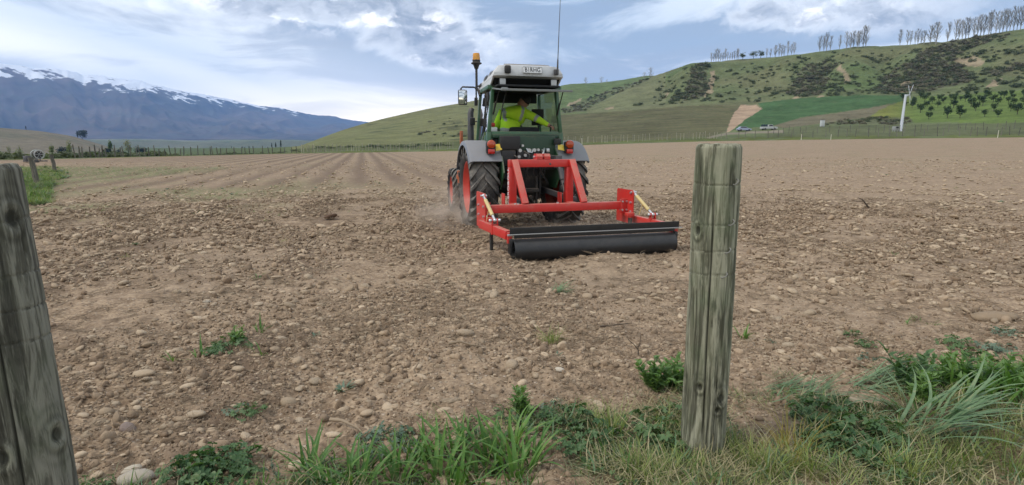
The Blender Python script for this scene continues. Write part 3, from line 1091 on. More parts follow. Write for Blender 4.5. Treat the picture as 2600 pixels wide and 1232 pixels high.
def tyre(c, rad, w, rim_r, lugs, side, lug_h=.035):
    """agricultural tyre on the x axis with moulded chevron bars"""
    b = MB()
    hw = w / 2
    rb = rad - lug_h
    prof = [(rim_r, -hw * .72), (rim_r + .03, -hw * .86), (rim_r + (rb - rim_r) * .5, -hw * 1.0), (rb - .06, -hw * .96), (rb - .012, -hw * .80),
            (rb, -hw * .45), (rb + .004, 0), (rb, hw * .45), (rb - .012, hw * .80), (rb - .06, hw * .96), (rim_r + (rb - rim_r) * .5, hw * 1.0),
            (rim_r + .03, hw * .86), (rim_r, hw * .72)]
    b.lathe(prof, c, 'x', 72)
    for i in range(lugs):
        for s in (-1, 1):
            a0 = 2 * pi * (i + (.5 if s > 0 else 0)) / lugs
            rings = []
            # from shoulder to centre; bars sweep forward to the centre line
            for k, u in enumerate((1.02, .92, .70, .45, .20, -.06)):
                ang = a0 + (1 - u) * .42 * (1.25 * .5 / rad) * 1.0
                x = s * u * hw
                rt = rad - (.020 if u > .95 else 0) - .012 * max(0, u - .5)
                rbm = rb - (.075 if u > .95 else .03)
                tw = (.058 if u > .6 else .046) / rad * .5
                bw = tw * 1.35
                pts = []
                for (rr_, da) in ((rbm, -bw), (rt, -tw), (rt, tw), (rbm, bw)):
                    # angle 0 at the rear (-y), rising
                    aa = ang + da
                    pts.append((c[0] + x, c[1] - rr_ * cos(aa), c[2] + rr_ * sin(aa)))
                rings.append(pts)
            b.loft(rings)
    return b


def wheel(c, rad, w, rim_r, lugs, side, parent):
    """wheel disc > tyre, rim; side -1 = left"""
    b = MB()
    d = side
    # dished disc
    prof = [(.02, .06 * d), (.10, .06 * d), (.12, .03 * d), (.20, .02 * d), (rim_r * .72, -.02 * d), (rim_r * .9, -.05 * d), (rim_r - .01, -.05 * d)]
    b.lathe(prof, c, 'x', 48)
    for k in range(8):
        a = 2 * pi * k / 8
        p = (c[0] + .035 * d, c[1] + .155 * cos(a), c[2] + .155 * sin(a))
        b.cyl(p, (p[0] + .03 * d, p[1], p[2]), .014, 6)
    b.cyl((c[0], c[1], c[2]), (c[0] + .10 * d, c[1], c[2]), .075, 16)
    wo = b.build('wheel', MRED, parent)
    r = MB()
    hw = w / 2 * .78
    prof = [(rim_r + .025, -hw), (rim_r + .028, -hw + .012), (rim_r, -hw + .03), (rim_r - .03, -hw * .55), (rim_r - .035, hw * .55), (rim_r, hw - .03), (rim_r + .028, hw - .012), (rim_r + .025, hw), (rim_r + .012, hw), (rim_r - .012, hw - .035), (rim_r - .05, hw * .5), (rim_r - .05, -hw * .5), (rim_r - .012, -hw + .035), (rim_r + .012, -hw)]
    r.lathe(prof, c, 'x', 60, close=True)
    r.build('rim', MRED, wo)
    t = tyre(c, rad, w, rim_r + .012, lugs, side)
    t.build('tyre', MRUB, wo, smooth=50)
    return wo


RW, RRAD, RTX = .43, .625, .69
FW, FRAD, FTX = .30, .42, .66
WB = 2.15
for s in (-1, 1):
    wheel((s * RTX, 0, RRAD), RRAD, RW, .375, 20, s, TR)
    wheel((s * FTX, WB, FRAD), FRAD, FW, .25, 18, s, TR)

# --- chassis
b = MB()
b.box((0, .05, .68), (.42, .95, .46), ch=.04)
b.box((0, 1.25, .66), (.36, 1.7, .38), ch=.04)
b.cyl((-.50, 0, RRAD), (.50, 0, RRAD), .12, 20)
b.box((0, WB, FRAD), (1.0, .14, .14), ch=.02)
b.box((0, -.36, .78), (.36, .16, .34), ch=.03)
b.box((0, -.30, 1.06), (.50, .22, .22), ch=.02)
b.build('chassis', MIRON, TR)
b = MB()
for s in (-1, 1):
    b.bar((s * .26, -.25, .60), (s * .40, -1.28, .52), .05, .075)
    b.box((s * .405, -1.30, .52), (.07, .10, .09), ch=.015)
b.build('lower_link', MGREYM, TR)
b = MB()   # lift rods
b.tube([(-.30, -.30, 1.05), (-.34, -.75, 1.04), (-.36, -.85, .60)], .024, 10)
b.cyl((-.36, -.85, .95), (-.36, -.85, .70), .035, 12)
b.build('lift_rod', MGREYM, TR)
b = MB()
b.bar((.30, -.38, 1.10), (.34, -.78, 1.08), .09, .06)
b.box((.34, -.80, 1.03), (.10, .09, .18), ch=.01)
b.cyl((.34, -.82, 1.0), (.37, -.95, .72), .026, 10)
b.cyl((.352, -.87, .93), (.365, -.93, .78), .038, 12)
for dx in (-.03, .03):
    b.bar((.37 + dx * .4, -.95, .74), (.385 + dx, -1.05, .56), .016, .03)
b.build('lift_rod', MGREYM, TR)
b = MB()   # top link
b.cyl((.02, -.45, .98), (0, -1.42, 1.02), .020, 10)
b.cyl((.015, -.65, .988), (.005, -1.15, 1.008), .032, 12)
b.ball((0, -1.43, 1.02), .045)
b.build('top_link', MGREYM, TR)
b = MB()   # pto shield, drawbar, hitch frame
b.box((0, -.50, .60), (.26, .14, .06), ch=.01)
b.cyl((0, -.42, .50), (0, -.60, .50), .03, 12)
b.box((0, -.62, .36), (.10, .55, .05), ch=.01)
for s in (-1, 1):
    b.box((s * .10, -.52, .55), (.03, .05, .50), ch=.006)
    b.box((s * .17, -.47, .78), (.03, .04, .50), ch=.006)
b.build('hitch', MIRON, TR)

# --- hood and nose
b = MB()
def ring(y, hw, z0, z1, sh):
    return [(-hw, y, z0), (-hw, y, z1 - sh), (-hw + sh, y, z1), (hw - sh, y, z1), (hw, y, z1 - sh), (hw, y, z0)]
b.loft([ring(.70, .34, .86, 1.38, .10), ring(1.4, .33, .86, 1.34, .10), ring(2.2, .31, .84, 1.24, .10), ring(2.48, .28, .82, 1.10, .08)])
b.build('bonnet', MG, TR)
b = MB()
b.box((0, 2.50, .92), (.46, .06, .30), ch=.03)
b.build('grille', MBLK, TR)
b = MB()   # exhaust stack on the left front cab post
b.tube([(-.52, 1.05, 1.05), (-.60, 1.05, 1.30), (-.60, 1.05, 1.80), (-.575, 1.07, 1.88)], [.05, .055, .05, .045], 14)
b.build('exhaust_pipe', MGREYM, TR)
b = MB()   # front hydraulic bracket, weathered orange
b.box((-.72, 1.50, .67), (.07, .10, .30), ch=.012)
b.box((-.72, 1.48, .79), (.10, .10, .06), ch=.01)
b.cyl((-.75, 1.46, .56), (-.75, 1.46, .76), .025, 10)
b.box((-.62, 1.60, .70), (.30, .08, .08), ch=.01)
b.build('front_bracket', MRUST, TR)
b = MB()
b.box((-.68, 1.55, 1.40), (.05, .06, .24), ch=.008)
b.box((-.50, 1.55, 1.30), (.36, .05, .05), ch=.008)
b.build('front_arm', MRUST, TR)
b = MB()
b.tube([(-.55, 1.50, .78), (-.52, 1.30, .60), (-.51, 1.00, .42), (-.50, .78, .40)], .022, 8)
b.tube([(-.60, 1.05, .45), (-.74, .95, .30), (-.76, .80, .28)], .010, 6)
b.build('step_frame', MSTEEL, TR)
b = MB()
b.ball((-.47, 1.52, .62), .085, sc3=(1, .7, 1))
b.build('filter_can', MLAMP, TR)

# --- fenders: an arch swept over each rear wheel
FR = .715
for s in (-1, 1):
    b = MB()
    x_in, x_out = s * .44, s * .93
    rings = []
    N = 22
    for k in range(N + 1):
        a = R(8) + (R(158) - R(8)) * k / N        # from the rear edge over the top to the front
        y = -FR * cos(a) * 1.02; z = RRAD + FR * sin(a)
        y2 = -(FR - .02) * cos(a) * 1.02; z2 = RRAD + (FR - .02) * sin(a)
        lipy = -(FR - .07) * cos(a) * 1.02; lipz = RRAD + (FR - .07) * sin(a)
        rings.append([(x_in, y, z), (x_out - s * .05, y, z), (x_out - s * .012, y * .99, z - .012), (x_out, lipy, lipz), (x_out - s * .015, lipy, lipz), (x_out - s * .06, y2, z2), (x_in, y2, z2)])
    cut = rings[4:] if True else rings
    b.loft(cut)
    f = b.build('fender', MFEND, TR, smooth=40)
    # green inner wing
    b = MB()
    poly = [(-FR * cos(a) * 1.0, RRAD + FR * 1.01 * sin(a)) for a in [R(20) + R(125) * k / 14 for k in range(15)]] + [(.55, .62), (-.45, .62)]
    b.prism(poly, s * .425, s * .445, 'x')
    b.build('inner_wing', MG, f)
    # lamp cluster on the rear of the wing
    lx = s * .60
    ly, lz = -.53, 1.245
    b = MB()
    b.box((lx, ly, lz - .01), (.145, .09, .18), ch=.035)
    lm = b.build('rear_lamp', MBLK, TR)
    b = MB()
    b.lathe([(0.0, -.026), (.036, -.025), (.056, -.016), (.062, 0.0), (.062, .02)], (lx, ly - .055, lz + .035), 'y', 24)
    b.build('orange_lens', MORANGE, lm)
    b = MB()
    b.box((lx, ly - .04, lz - .068), (.098, .06, .072), ch=.015)
    b.build('red_lens', MREDL, lm)
    b = MB()
    b.box((s * .49, -.505, 1.235), (.10, .008, .11), Matrix.Rotation(R(-38), 3, 'X') @ Matrix.Rotation(R(s * 12), 3, 'Y'), ch=.002)
    b.build('reflector_sticker', MSTICK, TR)

# --- cab
YR, YF = -.24, .78
ZS, ZT = 1.46, 2.12
def cabx(z, y=0): return .565 - .07 * (z - ZS) / (ZT - ZS) * (1 if z > ZS else 0)
b = MB()
P = lambda s, y, z: (s * cabx(z), y, z)
for s in (-1, 1):
    b.bar(P(s, YR, 1.16), P(s, YR, ZS), .07, .08, .012, up=(0, 1, 0))
    b.bar(P(s, YR, ZS - .01), P(s, YR + .03, ZT), .055, .07, .012, up=(0, 1, 0))
    b.bar(P(s, YF, .95), P(s, YF - .10, ZT), .05, .05, .012, up=(0, 1, 0))
    b.bar((s * .545, YR, ZT), (s * .50, YF - .1, ZT), .06, .06, .01)
b.bar((-.53, YR - .002, ZS - .03), (.53, YR - .002, ZS - .03), .07, .085, .012)
b.bar((-.48, YR + .025, ZT - .01), (.48, YR + .025, ZT - .01), .05, .05, .01)
b.box((0, YR + .03, 1.29), (1.06, .04, .27), ch=.01)
b.build('cab_frame', MG, TR)
b = MB()
for s in (-1, 1):
    b = MB()
    b.prism([(YR + .04, .90), (YF, .90), (YF, 1.10), (.45, 1.15), (.10, 1.42), (YR + .04, 1.42)], s * .535, s * .555, 'x')
    b.build('cab_side_panel', MG, TR)
b = MB()
b.box((0, .12, .93), (1.06, 1.2, .05), ch=.01)
b.box((0, .95, 1.20), (.56, .25, .55), ch=.05)
b.box((.40, .10, 1.26), (.22, .75, .42), ch=.05)
b.box((-.44, .02, 1.20), (.14, .6, .34), ch=.04)
b.build('cab_floor', MDARK, TR)
b = MB()
b.box((0, .12, 2.125), (.96, 1.15, .03), ch=.01)
b.box((-.02, .60, 2.04), (.90, .05, .18), ch=.01)
b.build('headliner', MDARK, TR)
b = MB()
b.box((0, .16, 1.20), (.46, .44, .12), ch=.05)
b.box((.06, .02, 1.37), (.48, .11, .36), Matrix.Rotation(R(-8), 3, 'X'), ch=.05)
b.box((.27, .12, 1.40), (.07, .30, .06), ch=.02)
b.cyl((0, .16, .95), (0, .16, 1.2), .12, 16)
b.build('seat', MSEAT, TR)
b = MB()
b.tube([(.19 * cos(t), .60 + .09 * sin(t), 1.52 + .16 * sin(t)) for t in [2 * pi * k / 28 for k in range(28)]], .016, 8, closed=True)
b.cyl((0, .62, 1.50), (0, .78, 1.25), .03, 10)
b.bar((-.18, .60, 1.52), (.18, .60, 1.52), .02, .03)
b.build('steering_wheel', MBLK, TR)
b = MB()
b.box((.40, .42, 1.72), (.20, .05, .26), Matrix.Rotation(R(-25), 3, 'Z'), ch=.015)
b.cyl((.42, .44, 1.40), (.42, .44, 1.62), .015, 8)
b.build('monitor', MBLK, TR)
b = MB()
b.cyl((.44, -.12, 1.40), (.44, -.14, 1.55), .012, 8)
b.ball((.44, -.14, 1.56), .025)
b.build('lever', MBLK, TR)
b = MB()
b.box((-.46, -.02, 1.50), (.12, .18, .08), ch=.02)
cl_ = b.build('first_aid_box', MPLATE, TR)
b = MB()
b.box((-.47, -.06, 1.575), (.08, .08, .06), ch=.02)
b.build('box_lid', M('red_plastic', (.55, .03, .03), .4), cl_)
# glass
for s in (-1, 1):
    b = MB()
    vs = [P(s, YR + .05, ZS + .01), P(s, .12, ZS + .01), (s * .56, .47, 1.17), (s * .56, YF - .04, 1.13), P(s, YF - .12, ZT - .03), P(s, YR + .06, ZT - .03)]
    b.add(vs, [tuple(range(6))])
    b.build('side_window', MGLASS, TR, smooth=None)
b = MB()
b.add([(-.54, YF - .01, 1.36), (.54, YF - .01, 1.36), (.47, YF - .09, ZT - .04), (-.47, YF - .09, ZT - .04)], [(0, 1, 2, 3)])
b.build('windscreen', MGLASS, TR, smooth=None)
# rear window swung up and open on its gas struts
hinge = Vector((0, YR - .015, 2.095)); dv = Vector((0, -.62, -.072))
b = MB()
m = Matrix.Rotation(atan2(-dv.z, -dv.y) * -1, 3, 'X')
ctr = hinge + dv * .5
b.box(ctr, (1.00, .63, .008), Matrix.Rotation(atan2(.072, .62), 3, 'X'))
rw = b.build('rear_window', MGLASS, TR, smooth=None)
b = MB()
rm = Matrix.Rotation(atan2(.072, .62), 3, 'X')
b.box(hinge + dv * 1.0, (1.04, .025, .030), rm, ch=.006)
b.box(hinge, (1.00, .03, .022), rm, ch=.005)
for s in (-1, 1):
    b.box(ctr + Vector((s * .505, 0, 0)), (.022, .62, .018), rm, ch=.004)
b.box(hinge + dv + Vector((-.47, .02, .012)), (.09, .05, .04), ch=.01)
b.build('window_frame', M('grey_window_edge', (.20, .22, .22), .4, dust=.3), rw)
for s in (-1, 1):
    b = MB()
    b.cyl((s * .50, YR - .03, 1.72), (s * .48, YR - .36, 2.06), .008, 6)
    b.cyl((s * .50, YR - .03, 1.72), (s * .492, YR - .16, 1.89), .013, 6)
    b.build('gas_strut', MBLK, TR)
b = MB()   # wiper
b.tube([(-.30, YR - .04, 2.06), (-.36, YR - .05, 1.85), (-.40, YR - .05, 1.64)], .009, 6)
b.build('wiper', MBLK, TR)
b = MB()   # door details on the left
b.bar((-.575, .14, ZS), (-.505, .10, ZT - .03), .02, .03)
b.build('door_post', MBLK, TR)
b = MB()
b.box((-.575, -.08, 1.60), (.025, .05, .14), ch=.008)
b.build('door_handle', MBLK, TR)
b = MB()
b.box((-.535, -.10, 1.98), (.03, .05, .14), ch=.008)
b.build('door_hinge', MBLK, TR)
b = MB()
b.bar((-.585, -.14, 1.20), (-.565, -.12, 1.50), .02, .03)
b.build('grab_rail', MBLK, TR)

# --- roof: white shell, sloping down to the front, black recess below the rear fascia
def rr_(hw, y0, y1, z, zf, cx=.10):
    return [(-hw, y0 + cx * .4, z), (-hw + cx, y0, z), (hw - cx, y0, z), (hw, y0 + cx * .4, z), (hw, y1 - cx, zf), (hw - cx, y1, zf), (-hw + cx, y1, zf), (-hw, y1 - cx, zf)]
b = MB()
b.loft([rr_(.50, YR + .02, .84, 2.135, 2.135), rr_(.53, YR - .01, .88, 2.15, 2.15)])
b.loft([rr_(.53, -.38, .86, 2.235, 2.155), rr_(.535, -.455, .86, 2.262, 2.18), rr_(.52, -.47, .84, 2.31, 2.22), rr_(.455, -.455, .70, 2.405, 2.27), rr_(.42, -.42, .60, 2.415, 2.285)])
for s in (-1, 1):
    b.prism([(-.20, 2.15), (.84, 2.15), (.84, 2.19), (-.38, 2.27), (-.36, 2.24)], s * .508, s * .532, 'x')
roof = b.build('roof', MWHITE, TR, smooth=30)
b = MB()
b.loft([[(-.475, -.235, 2.142), (.475, -.235, 2.142), (.475, -.05, 2.142), (-.475, -.05, 2.142)], [(-.505, -.37, 2.238), (.505, -.37, 2.238), (.505, -.05, 2.238), (-.505, -.05, 2.238)]])
b.build('roof_recess', MDARK, roof)
b = MB()
b.loft([rr_(.37, -.38, .50, 2.412, 2.285, .08), rr_(.34, -.34, .42, 2.445, 2.31, .08)])
b.build('roof_hatch', M('grey_hatch', (.22, .24, .26), .45, dust=.3), roof)
b = MB()
for (y0, y1, z0, z1) in ((-.16, .02, 2.315, 2.375), (.08, .30, 2.27, 2.335), (.40, .62, 2.195, 2.24)):
    xa = lambda z: -.526 + (z - 2.30) * .66 if z > 2.31 else -.536 + max(0, z - 2.25) * .25
    b.add([(xa(z0) - .004, y0, z0), (xa(z0) - .004, y1, z0 - .02), (xa(z1) - .006, y1, z1 - .02), (xa(z1) - .006, y0, z1)], [(0, 1, 2, 3)])
    b.add([(xa(z0) + .01, y0, z0), (xa(z0) + .01, y1, z0 - .02), (xa(z1) + .01, y1, z1 - .02), (xa(z1) + .01, y0, z1)], [(0, 1, 2, 3)])
b.build('roof_vent', MGREYM, roof, smooth=None)
for lx in (-.385, .40):
    b = MB()
    b.box((lx, -.345, 2.185), (.105, .09, .10), ch=.015)
    lm = b.build('work_lamp', MBLK, roof)
    b = MB()
    b.box((lx, -.392, 2.185), (.088, .012, .084), ch=.004)
    b.build('lamp_glass', MLAMP, lm)
b = MB()
b.box((-.335, -.49, 2.345), (.095, .06, .115), ch=.028)
b.build('camera_housing', MBLK, roof)
b = MB()
b.box((.40, -.495, 2.325), (.07, .04, .08), ch=.008)
b.build('aerial_bracket', MGREYM, roof)
# number plate
b = MB()
pr = Matrix.Rotation(R(-12), 3, 'X')
pc = Vector((.04, -.480, 2.345))
b.box(pc, (.300, .010, .098), pr, ch=.003)
pl = b.build('number_plate', MPLATE, TR)
me = text_mesh('B1RHG', .088, .0015)
me.materials.append(MINK)
to = bpy.data.objects.new('plate_lettering', me); col.objects.link(to); to.parent = pl
to.location = pc + pr @ Vector((0, -.0075, 0)); to.rotation_euler = (R(90 - 12), 0, 0); to.scale = (.88, 1, 1)
b = MB()
for (cx, cz, w_, h_) in ((0, .044, .288, .004), (0, -.044, .288, .004), (-.144, 0, .004, .09), (.144, 0, .004, .09)):
    b.box(pc + pr @ Vector((cx, -.006, cz)), (w_, .004, h_), pr)
b.build('plate_border', MINK, pl, smooth=None)
# aerial
b = MB()
b.tube([(.41, -.525, 2.30), (.41, -.525, 2.38), (.413, -.525, 2.50)], [.012, .014, .011], 8)
b.tube([(.413, -.525, 2.50), (.425, -.528, 2.95), (.44, -.532, 3.44)], [.0075, .0055, .0035], 6)
b.build('aerial', MGREYM, TR)
# beacon on its stalk
b = MB()
b.tube([(-.545, .50, 2.05), (-.56, .55, 2.13), (-.585, .57, 2.18), (-.585, .57, 2.52)], .020, 8)
b.cyl((-.585, .57, 2.20), (-.52, .55, 2.21), .014, 6)
b.lathe([(.0, 2.52), (.03, 2.54), (.05, 2.60), (.085, 2.615), (.085, 2.63), (.062, 2.64), (.064, 2.675), (0, 2.68)], (-.585, .57, -.065), 'z', 20)
bs = b.build('beacon_stalk', MBLK, TR)
b = MB()
b.lathe([(.060, 2.675), (.061, 2.70), (.055, 2.765), (.048, 2.778), (0, 2.782)], (-.585, .57, -.065), 'z', 24)
b.build('beacon_lens', MAMBER, bs)
# mirror on its arm
b = MB()
b.tube([(-.575, .66, 1.98), (-.575, .66, 2.15), (-.585, .66, 2.185), (-.61, .66, 2.195), (-.80, .66, 2.195), (-.825, .66, 2.17), (-.825, .66, 2.11)], .013, 8)
b.box((-.575, .68, 1.97), (.05, .06, .13), ch=.01)
ma = b.build('mirror_arm', MBLK, TR)
b = MB()
b.box((-.80, .655, 2.03), (.150, .06, .245), ch=.03)
mh = b.build('mirror', MBLK, TR)
b = MB()
b.box((-.80, .623, 2.03), (.132, .006, .222), ch=.002)
mm = M('mirror_glass', (.55, .58, .60), .05, 1.0, var=.02)
b.build('mirror_glass', mm, mh)
b = MB()
b.box((-.60, .90, 1.66), (.09, .08, .13), ch=.02)
b.cyl((-.56, .85, 1.66), (-.52, .80, 1.66), .012, 6)
b.build('front_work_lamp', MBLK, TR)
# --- rear face: couplers, hoses, black control boxes
YC = YR
YR = -.42
b = MB()
b.box((0, -.34, 1.22), (.86, .16, .36), ch=.02)
b.box((0, -.28, 1.40), (1.04, .10, .06), ch=.02)
b.build('rear_cowl', MGD, TR)
b = MB()
b.box((-.30, YR - .05, 1.30), (.30, .10, .20), ch=.015)
b.box((-.33, YR - .06, 1.08), (.22, .10, .22), ch=.015)
b.box((.05, YR - .04, 1.09), (.50, .10, .20), ch=.02)
b.box((.44, YR - .045, 1.32), (.11, .06, .09), ch=.015)
b.build('control_box', MBLK, TR)
random.seed(11)
b = MB()
for (x, z, r_) in ((-.16, 1.19, .026), (.06, 1.195, .026), (-.175, 1.10, .022), (-.165, 1.02, .020), (-.08, 1.12, .024), (-.12, 1.26, .018), (.12, 1.20, .02), (-.02, 1.19, .03), (.20, 1.19, .02)):
    b.cyl((x, YR - .06, z), (x, YR - .13, z), r_, 12)
b.tube([(-.06, YR - .12, 1.22), (-.04, YR - .14, 1.17), (.02, YR - .13, 1.16), (.04, YR - .12, 1.20)], .013, 6)
b.tube([(.22, YR - .10, 1.22), (.19, YR - .16, 1.17), (.16, YR - .17, 1.10), (.14, YR - .16, 1.06)], .014, 6)
b.box((.27, YR - .11, 1.19), (.05, .04, .06), ch=.01)
b.build('hydraulic_coupler', MSTEEL, TR)
b = MB()
for k in range(9):
    x = -.25 + .06 * k + random.uniform(-.02, .02)
    z0 = 1.12 + random.uniform(-.06, .06)
    b.tube([(x, YR - .08, z0), (x + random.uniform(-.06, .06), YR - .20, z0 - .05), (x + random.uniform(-.08, .08), YR - .18, z0 - .22), (x + random.uniform(-.1, .1), YR - .10, z0 - .38)], .011, 6)
b.build('hydraulic_hose', MBLK, TR)

# ================================================================== RED ROLLER IMPLEMENT
IRED = M('implement_red_paint', (.58, .034, .028), .40, var=.14, dust=.42, coat=.15, bmp=.06)
IBLK = M('roller_black_paint', (.016, .017, .019), .45, var=.4, dust=.30, dust_c=(.09, .083, .076), bmp=.3, bscale=26)
IBOLT = M('zinc_bolt', (.62, .63, .64), .35, .8, var=.1)
ICREAM = M('cream_turnbuckle', (.66, .52, .22), .5, var=.15, dust=.3)
IYAW = YAW + R(1.5)
IM = empty('field_roller', (TR.location.x, TR.location.y, TR.location.z), (0, 0, IYAW))
tag(IM, 'red steel frame with black roller hitched behind the green tractor', 'roller')
YB, ZB = -1.80, .48
YRO = -2.70
XC, XH_ = -.07, .985           # centre and half spacing of the side plates
RC, RH = .085, 1.0               # centre and half length of the drum
b = MB()
b.bar((XC - XH_ + .02, YB, ZB), (XC + XH_ - .02, YB, ZB), .10, .10, .010)
b.build('main_beam', IRED, IM)


def bolts(lst, parent, name='bolt', r=.015):
    for (a, c) in lst:
        b = MB(); b.cyl(a, c, r, 8); b.build(name, IBOLT, parent)


for s in (-1, 1):
    xp = XC + s * XH_
    xr = RC + s * (RH + .035)
    b = MB()
    b.prism([(-2.02, .26), (-2.02, .66), (-1.99, .69), (-1.58, .69), (-1.56, .67), (-1.56, .25), (-2.0, .25)], xp - .008, xp + .008, 'x')
    b.box((xp - s * .05, YB - .058, .475), (.10, .014, .19), ch=.004)
    sp_ = b.build('side_plate', IRED, IM)
    bolts([((xp - .028, y, z), (xp + .028, y, z)) for (y, z) in ((-1.97, .655), (-1.97, .53), (-1.97, .41), (-1.97, .285), (-1.70, .53), (-1.70, .41))], sp_)
    bolts([((xp - s * .05 + dx, YB - .06, .475 + dz), (xp - s * .05 + dx, YB - .085, .475 + dz)) for (dx, dz) in ((-.03, .06), (.03, .06), (-.03, -.05), (.03, -.05))], sp_, r=.013)
    # trailing arm carrying the roller
    pa = Vector((xp + s * .03, -1.90, .315)); pb = Vector((xr, -2.66, .280))
    mid = pa.lerp(pb, .52)
    ang = atan2(pb.x - pa.x, -(pb.y - pa.y))
    rz = Matrix.Rotation(ang, 3, 'Z')
    b = MB()
    b.bar(pa, pb, .07, .10, .008)
    b.box(mid + Vector((0, 0, .003)), (.085, .04, .125), rz, ch=.004)
    for dx in (-.03, .03):
        b.box(mid + Vector((dx, -.01, .088)), (.012, .05, .085), ch=.004)
    b.box((xr, -2.70, .255), (.05, .05, .12), ch=.006)
    arm = b.build('trailing_arm', IRED, IM)
    q = mid + Vector((0, -.015, .108))
    b = MB()
    b.cyl(q + Vector((-.055, 0, 0)), q + Vector((.055, 0, 0)), .014, 8)
    b.ball(q + Vector((-.055, 0, 0)), .020, 8, 6); b.ball(q + Vector((.055, 0, 0)), .020, 8, 6)
    b.build('pin', IBOLT, arm)
    bolts([((xr - .03, -2.73, .29), (xr + .03, -2.73, .29))], arm, r=.012)
    # turnbuckle from the plate head down to the arm
    A_ = Vector((xp + s * .015, -1.985, .665)); B_ = q
    d_ = (B_ - A_)
    b = MB()
    b.cyl(A_ + d_ * .17, A_ + d_ * .80, .022, 12)
    tb = b.build('turnbuckle', ICREAM, IM)
    for (u, v, r_) in ((0, .2, .013), (.78, 1.0, .014)):
        b = MB(); b.cyl(A_ + d_ * u, A_ + d_ * v, r_, 8); b.ball(A_ if u == 0 else B_, .023, 8, 6)
        if u == 0: b.cyl(A_ + Vector((-.04, 0, 0)), A_ + Vector((.04, 0, 0)), .013, 8)
        b.build('eye_bolt', IBOLT, tb)
    b = MB()
    b.cyl(A_ + d_ * .5, A_ + d_ * .5 + Vector((-.02, .06, -.16)), .005, 6)
    b.build('handle', ICREAM, tb)
    b = MB()
    b.prism([(-2.10, .34), (-2.02, .34), (-2.02, .02), (-1.96, -.10), (-2.06, -.10), (-2.10, .0)], xp - s * .06 - .012, xp - s * .06 + .012, 'x')
    b.build('tine', MIRON, IM)
    b = MB()
    b.box((xp - s * .055, -2.03, .38), (.10, .09, .05), ch=.008)
    b.build('tine_clamp', IRED, IM)
# headstock
XH = -.15
b = MB()
YH, ZH = -1.42, 1.03
hx0, hx1 = XH - .40, XH + .40
b.bar((hx0 - .05, YH, ZH), (hx1 + .05, YH, ZH), .10, .10, .010)
hs = b.build('headstock_bar', IRED, IM)
for hx in (hx0, hx1):
    b = MB()
    b.bar((hx, YH, .50), (hx, YH, ZH - .05), .10, .10, .010, up=(0, 1, 0))
    b.bar((hx, YH, .47), (hx, YB + .05, .47), .10, .09, .008)
    up_ = b.build('headstock_post', IRED, IM)
    b = MB()
    b.bar((hx + .02, YH - .05, ZH + .04), (hx + .06, YB - .02, ZB + .05), .085, .06, .008, up=(0, 1, .6))
    b.build('brace', IRED, IM)
    b = MB()
    for dx in (-.085, .0):
        b.box((hx - .02 + dx, YH + .06, .56), (.014, .14, .15), ch=.004)
    b.build('hitch_lug', IRED, IM)
b = MB()
for dx in (-.055, .055):
    b.prism([(YH - .05, ZH + .05), (YH + .10, ZH + .05), (YH + .10, ZH + .10), (YH + .06, ZH + .125), (YH - .02, ZH + .125), (YH - .05, ZH + .09)], XH + .02 + dx - .040, XH + .02 + dx + .040, 'x')
b.build('top_link_lug', IRED, IM)
bolts([((XH - .10, YH + .03, ZH + .085), (XH + .14, YH + .03, ZH + .085))], IM, 'link_pin', .014)
bolts([((x, YB, ZB + .05), (x, YB, ZB + .065)) for x in (-.62, -.58, .30, -.05)], IM, 'bolt', .016)
# white lettering down the outer side of the left post
me = text_mesh('AEROBOLL', .085, .0015)
me.materials.append(MPLATE)
to = bpy.data.objects.new('lettering', me); col.objects.link(to); to.parent = IM
to.matrix_local = Matrix.Translation((hx0 - .0525, YH, .735)) @ Matrix(((0, 0, -1, 0), (0, 1, 0, 0), (1, 0, 0, 0), (0, 0, 0, 1))) @ Matrix.Scale(1.15, 4)
# roller drum
b = MB()
rd = .125
X0, X1 = RC - RH, RC + RH
prof = [(rd - .012, X0 + .05), (rd - .012, X0), (rd, X0), (rd, X1), (rd - .012, X1), (rd - .012, X1 - .05)]
b.lathe([(0, X0 + .05)] + prof + [(0, X1 - .05)], (0, YRO, rd - .012), 'x', 56)
b.cyl((X0 - .04, YRO, rd), (X0 + .06, YRO, rd), .025, 12); b.cyl((X1 + .04, YRO, rd), (X1 - .06, YRO, rd), .025, 12)
b.build('roller_drum', IBLK, IM)
for x in (X0 - .025, X1 + .025):
    b = MB()
    b.box((x, YRO, rd + .01), (.03, .10, .12), ch=.01)
    b.box((x, YRO - .02, .20), (.04, .06, .10), ch=.008)
    b.build('bearing', IBLK, IM)
# scraper: a folded black channel over the drum its shelf highlight painted as a pale grey lip
b = MB()
ys = YRO - .075
xa, xb = X0 - .045, X1 + .05
b.box(((xa + xb) / 2, ys + .02, .338), (xb - xa, .010, .075), Matrix.Rotation(R(6), 3, 'X'), ch=.003)
b.box(((xa + xb) / 2, ys + .045, .296), (xb - xa, .07, .010), ch=.003)
b.box(((xa + xb) / 2, ys + .03, .275), (xb - xa - .10, .010, .045), ch=.003)
scp = b.build('scraper_channel', IBLK, IM)
b = MB()
b.box(((xa + xb) / 2 + .01, ys + .006, .300), (xb - xa + .05, .020, .010), ch=.003)
b.build('scraper_lip', M('lip_highlight_grey', (.36, .37, .38), .45, .4, dust=.2), scp)

